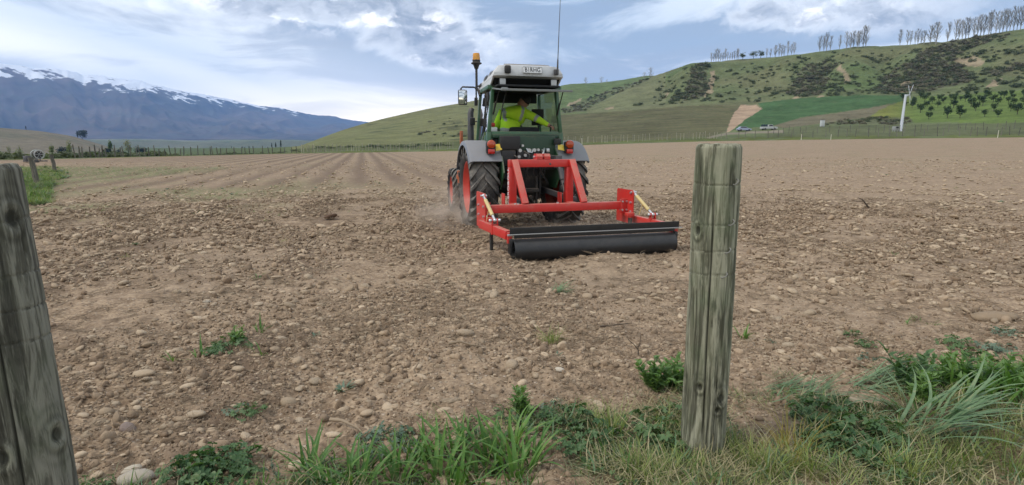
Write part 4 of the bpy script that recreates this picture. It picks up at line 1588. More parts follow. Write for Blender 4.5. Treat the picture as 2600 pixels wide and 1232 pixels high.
# ================================================================== DRIVER
def skin_body():
    J = {}
    E = []
    def j(n, p, r, parent=None):
        J[n] = (Vector(p), r)
        if parent: E.append((parent, n))
    j('pelvis', (-.15, .14, 1.33), (.15, .11))
    j('waist', (-.155, .15, 1.48), (.170, .125), 'pelvis')
    j('chest', (-.105, .20, 1.66), (.205, .140), 'waist')
    j('uchest', (-.04, .24, 1.78), (.175, .12), 'chest')
    j('neck', (.065, .30, 1.865), (.062, .062), 'uchest')
    j('head', (.13, .33, 1.93), (.082, .098), 'neck')
    j('crown', (.165, .34, 1.99), (.075, .090), 'head')
    j('rsh', (.125, .17, 1.765), (.085, .080), 'uchest')
    j('relb', (.27, .02, 1.675), (.066, .064), 'rsh')
    j('rfore', (.34, -.05, 1.625), (.050, .050), 'relb')
    j('rwri', (.41, -.11, 1.575), (.038, .036), 'rfore')
    j('rhand', (.44, -.14, 1.56), (.036, .028), 'rwri')
    j('lsh', (-.24, .24, 1.765), (.085, .080), 'uchest')
    j('lelb', (-.33, .32, 1.55), (.062, .060), 'lsh')
    j('lwri', (-.27, .47, 1.50), (.038, .036), 'lelb')
    j('lhand', (-.20, .545, 1.54), (.036, .028), 'lwri')
    for s, n in ((-1, 'l'), (1, 'r')):
        j(n + 'hip', (-.05 + s * .10, .20, 1.32), (.085, .085), 'pelvis')
        j(n + 'knee', (-.03 + s * .15, .58, 1.34), (.062, .062), n + 'hip')
        j(n + 'ank', (-.02 + s * .15, .70, 1.02), (.045, .045), n + 'knee')
        j(n + 'toe', (-.02 + s * .16, .82, .985), (.042, .036), n + 'ank')
    names = list(J)
    me = bpy.data.meshes.new('person')
    me.from_pydata([J[n][0] for n in names], [(names.index(a), names.index(c)) for a, c in E], [])
    ob = bpy.data.objects.new('person_rig', me); col.objects.link(ob)
    md = ob.modifiers.new('skin', 'SKIN'); md.use_smooth_shade = True
    for i, n in enumerate(names):
        sv = me.skin_vertices[0].data[i]
        sv.radius = J[n][1]
        sv.use_root = (n == 'pelvis')
    ss = ob.modifiers.new('sub', 'SUBSURF'); ss.levels = 3; ss.render_levels = 3
    bpy.context.view_layer.update()
    out = bpy.data.meshes.new_from_object(ob.evaluated_get(bpy.context.evaluated_depsgraph_get()))
    bpy.data.objects.remove(ob)
    return out, J


MHV = M('hi_vis_yellow_cloth', (.50, .80, .03), .85, var=.12, scale=14, bmp=.5, bscale=16)
MTAPE = M('silver_reflective_tape', (.36, .38, .38), .45, var=.08)
MNAVY = M('navy_work_trousers', (.012, .014, .024), .9, var=.2)
MSKIN = M('skin', (.38, .20, .135), .6, var=.1)
MHAIR = M('dark_cap_cloth', (.018, .016, .018), .85, var=.2)


def build_person():
    me, J = skin_body()
    for m in (MHV, MTAPE, MNAVY, MSKIN): me.materials.append(m)
    nz = np.array([p.center[:] for p in me.polygons])
    idx = []
    neck = J['neck'][0]
    for c in nz:
        c = Vector(c)
        m = 0
        if (c - J['head'][0]).length < .145 or (c.z > 1.89 and abs(c.x - .12) < .16): m = 3
        elif (c - J['rhand'][0]).length < .052 or (c - J['lhand'][0]).length < .052: m = 3
        elif c.z < 1.40 or (c.y > .33 and c.z < 1.42): m = 2
        else:
            near_arm = (c.x > .10 and c.y < .2) or (c.x < -.31)
            if not near_arm and 1.455 < c.z + .10 * (c.x + .1) < 1.515: m = 1
            if not near_arm and (abs(c.x - .06 + .25 * (1.8 - c.z)) < .026 or abs(c.x + .235 - .1 * (1.8 - c.z)) < .026) and c.z > 1.64: m = 1
            ax = (c - J['relb'][0])
            if c.x > .10 and abs(ax.dot((J['rfore'][0] - J['relb'][0]).normalized()) - .0) < .022: m = 1
        idx.append(m)
    me.polygons.foreach_set('material_index', idx)
    o = bpy.data.objects.new('person', me); col.objects.link(o)
    o.location = TR.location; o.rotation_euler = TR.rotation_euler
    tag(o, 'driver in a yellow hi-vis jacket leaning over in the tractor cab', 'person')
    # cap, ears, nose, fingers
    b = MB()
    h = J['crown'][0]
    b.ball(h + Vector((0, 0, -.01)), .105, 16, 10, (.88, 1.02, .78))
    b.box(h + Vector((.01, .12, -.035)), (.14, .10, .012), Matrix.Rotation(R(-12), 3, 'X'), ch=.004)
    b.build('cap', MHAIR, o, smooth=60)
    b = MB()
    hd = J['head'][0]
    b.ball(hd + Vector((.0, .105, -.02)), .022, 8, 6, (.8, 1.2, 1.2))
    b.build('nose', MSKIN, o, smooth=60)
    for s in (-1, 1):
        b = MB(); b.ball(hd + Vector((s * .085, 0, -.005)), .028, 8, 6, (.4, .8, 1.1))
        b.build('ear', MSKIN, o, smooth=60)
    for hn, dirv in (('rhand', Vector((.5, -.5, -.35))), ('lhand', Vector((.45, .75, .3)))):
        hp = J[hn][0]; d = dirv.normalized(); sd = d.cross(Vector((0, 0, 1))).normalized()
        b = MB()
        for k in range(4):
            base = hp + sd * (-.024 + .016 * k) + d * .012
            L = (.060, .068, .064, .050)[k]
            b.tube([base, base + d * L * .5 + Vector((0, 0, .004)), base + d * L * .75 + Vector((0, 0, -.016)), base + d * L * .62 + Vector((0, 0, -.034))], [.0095, .009, .008, .007], 8)
        tb_ = hp - sd * .032
        b.tube([tb_, tb_ - sd * .012 + d * .025 + Vector((0, 0, -.012)), tb_ + d * .045 + Vector((0, 0, -.028))], [.011, .010, .008], 8)
        b.build('fingers', MSKIN, o, smooth=60)
    b = MB()   # jacket collar
    nk = J['neck'][0]
    b.tube([nk + Vector((.078 * cos(t), .072 * sin(t), -.03 + .012 * cos(t))) for t in [2 * pi * k / 20 for k in range(20)]], .022, 8, closed=True)
    b.build('collar', MHV, o, smooth=60)


build_person()

# ================================================================== WOODEN POSTS
def wood_material(name, a, bcol, dark, green=.25):
    m, g, b = new_mat(name)
    tc = g.n('ShaderNodeTexCoord').outputs['Object']
    st = g.mapping(tc, scl=(1, 1, .10))
    n1 = g.noise(st, 42, 7, .65, .8)
    n2 = g.noise(g.mapping(tc, scl=(1, 1, .085)), 26, 6, .62, .8)
    n3 = g.noise(g.mapping(tc, scl=(1, 1, .05)), 130, 4, .6)
    n4 = g.noise(tc, 5, 4, .6)
    at = g.n('ShaderNodeAttribute', attribute_name='crack').outputs['Fac']
    c = g.mix(g.ramp(n1, .42, .58), a, bcol)
    c = g.mix(g.ramp(n2, .50, .60, 0, .72), c, dark)
    c = g.mix(g.ramp(n3, .5, .75, 0, .45), c, tuple(k * 1.5 for k in bcol))
    c = g.mix(g.ramp(n4, .45, .7, 0, green), c, (.115, .155, .085))
    c = g.mix(g.math('MULTIPLY', at, .9), c, (.018, .018, .014))
    g.put(b.inputs['Base Color'], c)
    b.inputs['Roughness'].default_value = .9
    b.inputs['Specular IOR Level'].default_value = .2
    bump(g, b, g.math('ADD', g.math('ADD', n1, g.math('MULTIPLY', n3, .6)), g.math('MULTIPLY', n2, .5)), .7, .005)
    return m


def near_post(name, base, top, r0, r1, scars, knots, mat, seed, split=0.6, nth=150, nz=300):
    base = Vector(base); top = Vector(top)
    L = (top - base).length
    th = np.linspace(0, 2 * pi, nth, endpoint=False)
    z = np.linspace(-.12, L, nz)
    TH, ZZ = np.meshgrid(th, z)
    rad = r0 + (r1 - r0) * np.clip(ZZ / L, 0, 1)
    cx, sx = np.cos(TH), np.sin(TH)
    rad = rad + .0035 * pn(cx * 1.7 + seed, sx * 1.7 + ZZ * 1.3, seed) + .003 * pn(cx * 2 + 9, ZZ * 4 + sx * 2, seed + 1)
    # checks: narrow deep lines running up the grain
    wob = .25 * pn(ZZ * 1.1, TH * 0 + 3, seed + 2) + .1 * pn(ZZ * 5, TH * 0 + 1, seed + 3)
    v = pn((TH * 4.2 + wob * 2), ZZ * .55 + 7, seed + 4) + .6 * pn(TH * 10.5 + wob * 2, ZZ * 1.3, seed + 5)
    crack = sstep(.13, .0, np.abs(v)) * sstep(-.25, .25, pn(TH * 1.5, ZZ * 1.5, seed + 6))
    d = (TH - split - .10 * pn(ZZ * 1.5, TH * 0, seed + 8) + pi) % (2 * pi) - pi
    main = sstep(.06, .012, np.abs(d)) * sstep(L * .92, L * .72, ZZ) * sstep(.02, .2, ZZ)
    crack = np.maximum(crack * .8, main)
    rad = rad - .0065 * crack - .004 * main
    for k, zs in enumerate(scars):
        zc = zs + .006 * np.sin(TH + k)
        gsc = np.exp(-((ZZ - zc) / .0028) ** 2)
        rad = rad - .0030 * gsc
        crack = np.maximum(crack, .22 * gsc)
    for (kt, kz, ks) in knots:
        dt = ((TH - kt + pi) % (2 * pi) - pi) * rad
        dd = np.hypot(dt, (ZZ - kz) * .7) / ks
        rad = rad + .004 * np.exp(-((dd - 1.0) / .35) ** 2) - .008 * np.exp(-(dd / .55) ** 2)
        crack = np.maximum(crack, .85 * sstep(.75, .45, dd))
        crack = np.maximum(crack, .40 * np.exp(-((dd - 1.5) / .25) ** 2))
        crack = np.maximum(crack, .22 * np.exp(-((dd - 2.4) / .25) ** 2))
    rad = rad - .006 * sstep(L - .012, L, ZZ)
    X = rad * cx; Y = rad * sx
    verts = np.stack([X, Y, ZZ + .004 * pn(cx * 3, sx * 3, seed + 12) * (ZZ > L - .001)], -1).reshape(-1, 3)
    i = np.arange(nz * nth).reshape(nz, nth)
    q = np.stack([i[:-1], np.roll(i[:-1], -1, 1), np.roll(i[1:], -1, 1), i[1:]], -1).reshape(-1, 4)
    faces = [tuple(f) for f in q.tolist()]
    vs = [tuple(v) for v in verts.tolist()]
    # end grain
    prev = list(range((nz - 1) * nth, nz * nth)); cr = list(crack.reshape(-1))
    for f in (.86, .6, .3):
        o = len(vs)
        for j in range(nth):
            p = verts[(nz - 1) * nth + j]
            vs.append((p[0] * f, p[1] * f, L + .002 + .004 * float(pn(np.array([p[0] * f * 60]), np.array([p[1] * f * 60]), seed)[0])))
            cr.append(.35 * (j % 23 == 0))
        cur = list(range(o, o + nth))
        faces += [(prev[j], prev[(j + 1) % nth], cur[(j + 1) % nth], cur[j]) for j in range(nth)]
        prev = cur
    faces.append(tuple(prev))
    me = bpy.data.meshes.new(name)
    me.from_pydata(vs, [], faces)
    at = me.attributes.new('crack', 'FLOAT', 'POINT')
    at.data.foreach_set('value', np.array(cr, np.float32))
    me.materials.append(mat)
    me.polygons.foreach_set('use_smooth', [True] * len(me.polygons))
    me.update()
    o = bpy.data.objects.new(name, me); col.objects.link(o)
    o.location = base
    o.rotation_euler = Vector((0, 0, 1)).rotation_difference((top - base).normalized()).to_euler()
    return o


WOOD_R = wood_material('weathered_green_grey_wood', (.160, .158, .108), (.325, .318, .236), (.040, .040, .027), .40)
WOOD_L = wood_material('dark_weathered_wood', (.094, .092, .072), (.228, .224, .182), (.028, .027, .022), .28)
_g = ground_at(1783, 1152)
_rb = sqrt(_g[0] ** 2 + _g[1] ** 2)
_t = point_at(1825, 367, _rb)
scz = [1.122, .972, .868, .775]
post_r = near_post('fence_post', (_g[0], _g[1], -.01), _t, .086, .083, scz, [(R(205), .945, .020), (R(235), .33, .016), (R(295), .285, .024), (R(285), .24, .014)], WOOD_R, 5, split=R(247))
tag(post_r, 'tall round green-grey wooden fence post with wire staples standing in the grass', 'fence post')
MSTAPLE = M('dull_galvanised_staple', (.21, .205, .185), .7, .2, var=.35, scale=90)
for k, zs in enumerate(scz):
    b = MB()
    a0 = R(300 - 6 * k)
    rr0 = .0855
    p = lambda a, dz, dr: (cos(a) * (rr0 + dr), sin(a) * (rr0 + dr), zs + dz)
    b.tube([p(a0 - .16, -.002, .0), p(a0 - .10, -.003, .005), p(a0, .002, .008), p(a0 + .08, .010, .007), p(a0 + .09, .018, -.002)], .0024, 6)
    b.build('staple', MSTAPLE, post_r)
post_l = near_post('fence_post', (-1.280, 1.42, -.01), (-1.326, 1.42, 1.20), .094, .085, [1.075, .935, .845, .765], [(R(349), 1.08, .026), (R(276), .48, .026), (R(355), .50, .024)], WOOD_L, 23, split=R(300))
tag(post_l, 'thick dark weathered fence post with rough split top and no staples', 'fence post')

# two slim posts in the green patch at the field's corner
def far_post_mesh(name, h, r, mat, seed, n=10):
    rnd = random.Random(seed)
    b = MB()
    pts = []; rs = []
    for k in range(6):
        t = k / 5
        pts.append((rnd.uniform(-.012, .012), rnd.uniform(-.012, .012), -.1 + (h + .1) * t)); rs.append(r * (1.08 - .16 * t) * rnd.uniform(.93, 1.07))
    b.tube(pts, rs, n)
    return b.mesh(name, mat, 40)


def simple_wood(name, c):
    m, g, b = new_mat(name)
    tc = g.n('ShaderNodeTexCoord').outputs['Object']
    n = g.noise(g.mapping(tc, scl=(1, 1, .12)), 30, 5, .6, .5)
    oi = g.n('ShaderNodeObjectInfo').outputs['Random']
    cc = g.mix(g.ramp(n, .35, .65), tuple(k * .5 for k in c), tuple(k * 1.25 for k in c))
    f = g.ramp(oi, 0, 1, .65, 1.25, False)
    cc = g.mix(1, cc, g.comb(f, f, f), 'MULTIPLY')
    g.put(b.inputs['Base Color'], cc); b.inputs['Roughness'].default_value = .9
    return m


WOOD_F = simple_wood('grey_post_wood', (.155, .145, .115))
WOOD_P = simple_wood('pale_post_wood', (.33, .31, .235))
WOOD_D = simple_wood('dark_post_wood', (.115, .108, .088))
for (px_, pb, pt, lab) in ((97, 476, 399, 'slim leaning fence post at the near edge of the green corner patch'), (142, 443, 392, 'dark fence post at the far edge of the green corner patch')):
    gx, gy = ground_at(px_, pb)
    z0 = float(base_z(np.array([gx]), np.array([gy]))[0])
    r_ = sqrt(gx * gx + gy * gy)
    h = point_at(px_, pt, r_)[2] - z0
    o = bpy.data.objects.new('fence_post', far_post_mesh('fence_post', h, .075, WOOD_F if px_ < 120 else WOOD_D, px_)); col.objects.link(o)
    o.location = (gx, gy, z0); o.rotation_euler = (R(2), R(-5 if px_ < 120 else -4), 0)
    tag(o, lab, 'fence post')


def scatter_posts(xs, y_fn, h_rng, rad, mat, label, group, r_fn, seed, name='vineyard_post'):
    rnd = random.Random(seed)
    protos = [far_post_mesh(name, 1.0, rad, mat, seed + k, 6) for k in range(3)]
    for x in xs:
        r_ = r_fn(x) + rnd.uniform(-1.5, 1.5)
        a = az_of(x)
        gx, gy = r_ * sin(a), r_ * cos(a)
        o = bpy.data.objects.new(name, rnd.choice(protos)); col.objects.link(o)
        z = hill_z(gx, gy)
        o.location = (gx, gy, z - .05)
        o.rotation_euler = (R(rnd.uniform(-4, 4)), R(rnd.uniform(-5, 5)), rnd.uniform(0, 6))
        o.scale = (1, 1, rnd.uniform(*h_rng))
        tag(o, label, 'post', group)


_rnd = random.Random(4)
def frng(a, b_, step, jit): 
    out = []; x = a
    while x < b_:
        out.append(x + _rnd.uniform(-jit, jit)); x += step * _rnd.uniform(.7, 1.3)
    return out


edge = lambda off: (lambda x: float(field_r(az_of(x))) + off)
scatter_posts(frng(190, 760, 13, 5), None, (.75, 1.3), .055, WOOD_D, 'dark wooden post in the fence along the valley edge of the field', 'dark posts along the valley edge', edge(3.5), 31)
scatter_posts(frng(765, 1150, 7.5, 2), None, (1.0, 1.5), .055, WOOD_P, 'pale vineyard post in the row below the smooth grassy hill', 'pale posts below the smooth hill', edge(6), 41)
scatter_posts(frng(1415, 1835, 9.5, 2), None, (1.3, 1.7), .055, WOOD_P, 'pale vineyard post in the row below the striped brown slope', 'pale posts below the striped slope', edge(7), 51)
scatter_posts(frng(1840, 2640, 25, 5), None, (1.5, 1.9), .07, WOOD_F, 'grey fence post on the grass strip below the orchard and crop', 'grey posts on the grass strip', edge(8), 61)
scatter_posts(frng(1960, 2640, 21, 5), None, (1.5, 1.9), .06, WOOD_F, 'grey trellis post among the young vines below the orchard', 'grey trellis posts among the young vines', edge(24), 71)
scatter_posts([2033, 2108, 2530, 1408 + 70], None, (1.3, 1.6), .05, M('white_marker_paint', (.62, .60, .50), .7), 'thin pale marker stake at the edge of the brown field', 'pale stakes at the field edge', edge(-.5), 81, name='marker_stake')

# ================================================================== TREES AND SHRUBS
def leaf_mat(name, a, bcol, trans=.25):
    m = bpy.data.materials.new(name); m.use_nodes = True
    t = m.node_tree; t.nodes.clear(); g = NT(t)
    oi = g.n('ShaderNodeObjectInfo').outputs['Random']
    geo = g.n('ShaderNodeTexCoord').outputs['Object']
    n = g.noise(geo, 2.3, 4, .6)
    f = g.math('ADD', g.math('MULTIPLY', oi, .6), g.math('MULTIPLY', n, .55))
    c = g.mix(g.ramp(f, .2, .95), a, bcol)
    d = g.n('ShaderNodeBsdfPrincipled'); g.put(d.inputs['Base Color'], c)
    d.inputs['Roughness'].default_value = .65; d.inputs['Specular IOR Level'].default_value = .3
    tr = g.n('ShaderNodeBsdfTranslucent'); g.put(tr.inputs[0], g.mix(1, c, (1.2, 1.35, .6), 'MULTIPLY'))
    mx = g.n('ShaderNodeMixShader'); mx.inputs[0].default_value = trans
    t.links.new(d.outputs[0], mx.inputs[1]); t.links.new(tr.outputs[0], mx.inputs[2])
    out = g.n('ShaderNodeOutputMaterial'); t.links.new(mx.outputs[0], out.inputs[0])
    return m


LF_SHRUB = leaf_mat('scrub_leaves', (.070, .090, .050), (.130, .150, .084))
LF_BROWN = leaf_mat('brown_scrub_leaves', (.105, .098, .072), (.165, .152, .108))
LF_ORCH = leaf_mat('orchard_leaves', (.022, .045, .018), (.060, .095, .035))
LF_SPRING = leaf_mat('spring_leaves', (.085, .120, .030), (.165, .190, .060))
LF_DARK = leaf_mat('dark_conifer_leaves', (.012, .022, .014), (.035, .050, .028))
BARK = simple_wood('grey_bark', (.36, .345, .33))
BARK_D = simple_wood('dark_bark', (.07, .058, .045))


def crown_mesh(name, mat, rx, rz, cz, nleaf, lsize, seed, conical=0.0, lumps=7):
    """leaf-sized faces spread through an uneven crown"""
    rnd = random.Random(seed)
    lob = [(Vector((rnd.gauss(0, 1), rnd.gauss(0, 1), rnd.gauss(0, .8))).normalized(), rnd.uniform(.35, .75)) for _ in range(lumps)]
    vs, fs = [], []
    for i in range(nleaf):
        if rnd.random() < .85:
            d, s = rnd.choice(lob)
            p = d * s + Vector((rnd.gauss(0, .22), rnd.gauss(0, .22), rnd.gauss(0, .22)))
        else:
            p = Vector((rnd.uniform(-.8, .8), rnd.uniform(-.8, .8), rnd.uniform(-.8, .8)))
        if p.length > 1.05: p *= 1.05 / p.length
        k = 1 - conical * (p.z * .5 + .5)
        c = Vector((p.x * rx * k, p.y * rx * k, cz + p.z * rz))
        n = (p.normalized() + Vector((rnd.gauss(0, .7), rnd.gauss(0, .7), rnd.gauss(.3, .7)))).normalized()
        u = n.orthogonal().normalized(); w = n.cross(u)
        s = lsize * rnd.uniform(.6, 1.4)
        o = len(vs)
        vs += [c + u * s, c + w * s * .7, c - u * s, c - w * s * .7]
        fs.append((o, o + 1, o + 2, o + 3))
    me = bpy.data.meshes.new(name)
    me.from_pydata([tuple(v) for v in vs], [], fs)
    me.materials.append(mat); me.update()
    return me


def mobj(name, me, parent=None):
    o = bpy.data.objects.new(name, me); col.objects.link(o)
    if parent is not None: o.parent = parent
    return o


def bare_poplar(seed, spread=.16):
    """unit-height bare poplar: trunk mesh and twiggy crown mesh"""
    rnd = random.Random(seed)
    tr = MB()
    lean = rnd.uniform(-.02, .02)
    ax = lambda t: Vector((lean * t + .008 * sin(t * 9 + seed), .008 * cos(t * 7 + seed), t))
    tr.tube([ax(t) for t in (0, .1, .3, .5, .7, .88, 1.0)], [.017, .014, .012, .009, .006, .003, .001], 5)
    cr = MB()
    for k in range(44):
        t0 = .10 + .78 * (k + rnd.random()) / 44
        a = rnd.uniform(0, 2 * pi)
        L = min(1.0 - t0, .30) * rnd.uniform(.65, 1.0)
        wmax = spread * (sin(pi * min(1, max(.05, (t0 + .10) * .92))) ** .6) * rnd.uniform(.55, 1.15)
        p0 = ax(t0); d = Vector((cos(a), sin(a), 0))
        p1 = p0 + d * wmax * .6 + Vector((0, 0, L * .45)); p2 = p0 + d * wmax + Vector((0, 0, L))
        cr.tube([p0, p1, p2], [.0055, .0035, .0012], 3, cap=False)
        for q in range(20):
            f = rnd.uniform(.2, 1.0)
            b0 = p0.lerp(p1, f * 2) if f < .5 else p1.lerp(p2, f * 2 - 1)
            a2 = a + rnd.uniform(-1.4, 1.4)
            e = b0 + Vector((cos(a2) * .035, sin(a2) * .035, rnd.uniform(.03, .085))) * rnd.uniform(.6, 1.3)
            w = Vector((-sin(a2), cos(a2), 0)) * .0028
            cr.add([b0 - w, b0 + w, e], [(0, 1, 2)])
    return tr.mesh('trunk', BARK, 40), cr.mesh('crown', BARK, None)


POP = [bare_poplar(100 + k, .13 + .025 * (k % 3)) for k in range(5)]
rnd_ = random.Random(77)


def put_poplar(x, ytop, ybase, label, group, wide=1.0):
    gx, gy, z, r_ = hill_point(x, ybase)
    h = (ybase - ytop) / F_PX * r_ * cos(az_of(x)) * 1.0 / max(.6, cos(az_of(x)))
    h = (ybase - ytop) / F_PX * gy
    tr, cr = rnd_.choice(POP)
    e = mobj('poplar_tree', tr); e.location = (gx, gy, z - .25); e.rotation_euler = (0, 0, rnd_.uniform(0, 6))
    e.scale = (h * wide, h * wide, h)
    # trunk is the thing itself; crown is its part
    tag(e, label, 'tree', group)
    c = mobj('crown', cr, e)
    return e


def tree_thing(name, parts, loc, scl, rz, label, cat, group):
    e = empty(name, loc, (0, 0, rz)); e.scale = scl
    tag(e, label, cat, group)
    for (n, me) in parts: mobj(n, me, e)
    return e


def poplar_row(xs, tops, bases, label, group, wide=1.0):
    n = len(xs)
    for k, x in enumerate(xs):
        t = k / max(1, n - 1)
        yt = tops[0] + (tops[1] - tops[0]) * t + rnd_.uniform(-6, 5)
        yb = bases[0] + (bases[1] - bases[0]) * t
        gx, gy, z, r_ = hill_point(x, yb)
        h = (yb - yt) / F_PX * gy
        tr, cr = rnd_.choice(POP)
        w = h * wide * rnd_.uniform(.85, 1.2)
        tree_thing('poplar_tree', (('trunk', tr), ('crown', cr)), (gx, gy, z - .3), (w, w, h), rnd_.uniform(0, 6), label, 'tree', group)


lin = lambda a, b_, n: [a + (b_ - a) * k / max(1, n - 1) + rnd_.uniform(-1.5, 1.5) for k in range(n)]
poplar_row(lin(1806, 1876, 13), (130, 129), (158, 150), 'bare poplar in the short row by the dark bushy tree on the ridge', 'bare poplars in the short ridge row')
poplar_row(lin(1948, 1968, 3), (122, 120), (145, 143), 'bare poplar in the trio beside the dark ridge trees', 'bare poplar trio on the ridge', 1.3)
poplar_row(lin(1976, 2016, 6), (116, 107), (143, 139), 'bare poplar in the small ridge row next to the trio', 'bare poplars next to the trio')
poplar_row(lin(2081, 2108, 4), (93, 90), (131, 128), 'bare poplar in the tight clump standing alone on the ridge', 'tight poplar clump on the ridge', 1.1)
poplar_row([2133], (94, 94), (126, 126), 'single bare poplar just beside the six-tree clump on the ridge', None)
poplar_row(lin(2150, 2198, 7), (83, 73), (125, 120), 'tall bare poplar in the seven-tree clump on the ridge', 'seven-tree poplar clump')
poplar_row([2285], (77, 77), (115, 115), 'wide bare poplar standing apart before the spaced ridge row', None, 1.35)
poplar_row(lin(2304, 2346, 6), (82, 76), (113, 113), 'slender bare poplar in the spaced ridge row', 'spaced ridge poplars')
poplar_row(lin(2362, 2378, 2), (70, 66), (112, 112), 'broad bare poplar in the pair ending the spaced row', 'broad poplar pair', 1.4)
poplar_row([2404], (60, 60), (107, 107), 'bare poplar leading the long rising avenue on the ridge', None, 1.2)
poplar_row(lin(2424, 2640, 24), (56, 12), (104, 66), 'bare poplar in the long rising avenue along the ridge', 'poplars of the rising ridge avenue')

# dark bushy ridge trees and the small trees on the back hill
for (x, yt, yb, lab, wd, bare) in ((1886, 131, 152, 'dark bushy tree at the end of the short ridge row', .42, 0), (1912, 129, 149, 'broad dark tree with flat top on the ridge', .55, 0), (1930, 127, 147, 'dark rounded tree beside the flat-topped ridge tree', .5, 0),
                                   (1487, 197, 216, 'small rounded bare tree on the back hill crest', .5, 1), (1527, 195, 214, 'forked bare tree on the back hill crest', .5, 1), (1540, 203, 213, 'low bare bush beside the forked tree on the back hill crest', .6, 1), (1652, 172, 203, 'spreading bare tree where the front spur meets the sky', .8, 1), (1638, 184, 203, 'small bare tree beside the spreading tree on the spur', .6, 1)):
    gx, gy, z, r_ = hill_point(x, yb)
    h = (yb - yt) / F_PX * gy
    if bare:
        tr, cr = bare_poplar(x, .32)
        parts = (('trunk', tr), ('crown', cr)); sc3 = (h, h, h)
    else:
        b = MB(); b.tube([(0, 0, 0), (.02, 0, .3), (0, .02, .6)], [.03, .022, .01], 6)
        parts = (('trunk', b.mesh('trunk', BARK_D, 40)), ('crown', crown_mesh('crown', LF_SHRUB, wd, .36, .62, 420, .045, x)))
        sc3 = (h, h, h)
    tree_thing('ridge_tree', parts, (gx, gy, z - .2), sc3, x, lab, 'tree', None)

# scrub on the scarp: 300 single shrubs, the rest one mass
SHR = [crown_mesh('shrub', LF_SHRUB if k < 5 else LF_BROWN, 1.0, .62, .5, 130, .16, 300 + k, 0, 6) for k in range(8)]


def shrub_spots():
    rnd = random.Random(5)
    sp = []
    ridge_x = [1492, 1583, 1662, 1744, 1793, 1878, 2000, 2100, 2200, 2290, 2390, 2450, 2520, 2600]
    ridge_y = [279, 230, 194, 166, 160, 152, 142, 129, 118, 115, 109, 98, 86, 73]
    base_x = [1440, 1629, 1760, 1880, 2000, 2096, 2195, 2326, 2457, 2600]
    base_y = [289, 275, 259, 262, 252, 244, 241, 242, 236, 223]
    n = 0
    while n < 640:
        x = rnd.uniform(1660, 2600)
        y0 = np.interp(x, ridge_x, ridge_y) + 4; y1 = np.interp(x, base_x, base_y)
        y = y0 + (y1 - y0) * rnd.uniform(0, 1) ** .75
        v = float(fbm(np.array([x * .018]), np.array([y * .04]), 200, 3)[0])
        if rnd.random() > .55 + .6 * v: continue
        sp.append((x, y, rnd.uniform(.7, 1.5) + (.8 if rnd.random() < .12 else 0), rnd.choice([0, 1, 2, 3, 4])))
        n += 1
    for k, poly in enumerate(DARK_SCRUB):
        xs = [p[0] for p in poly]; ys = [p[1] for p in poly]
        area = (max(xs) - min(xs)) * (max(ys) - min(ys))
        m = int(area / (42 if k != 4 else 24))
        for _ in range(m):
            x = rnd.uniform(min(xs), max(xs)); y = rnd.uniform(min(ys), max(ys))
            if pip(np.array([x]), np.array([y]), poly)[0]:
                sp.append((x, y, rnd.uniform(.8, 2.0) * (.6 if k == 5 else 1), rnd.choice([0, 1, 2, 5, 6, 7, 5, 6])))
    # single dark bushes named in the picture
    for (x, y, s) in ((1622, 268, 2.6), (1793, 170, 3.2), (1775, 178, 2.4), (2563, 135, 3.4), (2410, 175, 2.4), (2150, 212, 1.6)):
        sp.append((x, y, s, 0))
    return sp


def xform(n):
    return np.zeros((n, 3))


def scatter(name, protos, pos, rot, scl, idx, label, cat, kind='stuff'):
    """one object whose copies are placed by geometry nodes"""
    c = bpy.data.collections.new(name + '_kinds')
    for k, me in enumerate(protos):
        o = bpy.data.objects.new('%s_kind_%02d' % (name, k), me)
        c.objects.link(o)
    me = bpy.data.meshes.new(name)
    n = len(pos)
    me.vertices.add(n); me.vertices.foreach_set('co', np.asarray(pos, np.float32).ravel())
    a = me.attributes.new('rot', 'FLOAT_VECTOR', 'POINT'); a.data.foreach_set('vector', np.asarray(rot, np.float32).ravel())
    a = me.attributes.new('scl', 'FLOAT_VECTOR', 'POINT'); a.data.foreach_set('vector', np.asarray(scl, np.float32).ravel())
    a = me.attributes.new('kind_index', 'INT', 'POINT'); a.data.foreach_set('value', np.asarray(idx, np.int32).ravel())
    o = bpy.data.objects.new(name, me); col.objects.link(o)
    ng = bpy.data.node_groups.new(name + '_nodes', 'GeometryNodeTree')
    ng.interface.new_socket('Geometry', in_out='INPUT', socket_type='NodeSocketGeometry')
    ng.interface.new_socket('Geometry', in_out='OUTPUT', socket_type='NodeSocketGeometry')
    N = ng.nodes; Lk = ng.links
    gi = N.new('NodeGroupInput'); go = N.new('NodeGroupOutput')
    ip = N.new('GeometryNodeInstanceOnPoints')
    ci = N.new('GeometryNodeCollectionInfo')
    ci.inputs['Collection'].default_value = c
    ci.inputs['Separate Children'].default_value = True
    ci.inputs['Reset Children'].default_value = True
    def na(nm, typ):
        nd = N.new('GeometryNodeInputNamedAttribute'); nd.data_type = typ; nd.inputs[0].default_value = nm
        return nd.outputs[0]
    e2r = N.new('FunctionNodeEulerToRotation')
    Lk.new(na('rot', 'FLOAT_VECTOR'), e2r.inputs[0])
    Lk.new(gi.outputs[0], ip.inputs['Points'])
    Lk.new(ci.outputs[0], ip.inputs['Instance'])
    ip.inputs['Pick Instance'].default_value = True
    Lk.new(na('kind_index', 'INT'), ip.inputs['Instance Index'])
    Lk.new(e2r.outputs[0], ip.inputs['Rotation'])
    Lk.new(na('scl', 'FLOAT_VECTOR'), ip.inputs['Scale'])
    Lk.new(ip.outputs[0], go.inputs[0])
    md = o.modifiers.new('scatter', 'NODES'); md.node_group = ng
    tag(o, label, cat, kind=kind)
    return o


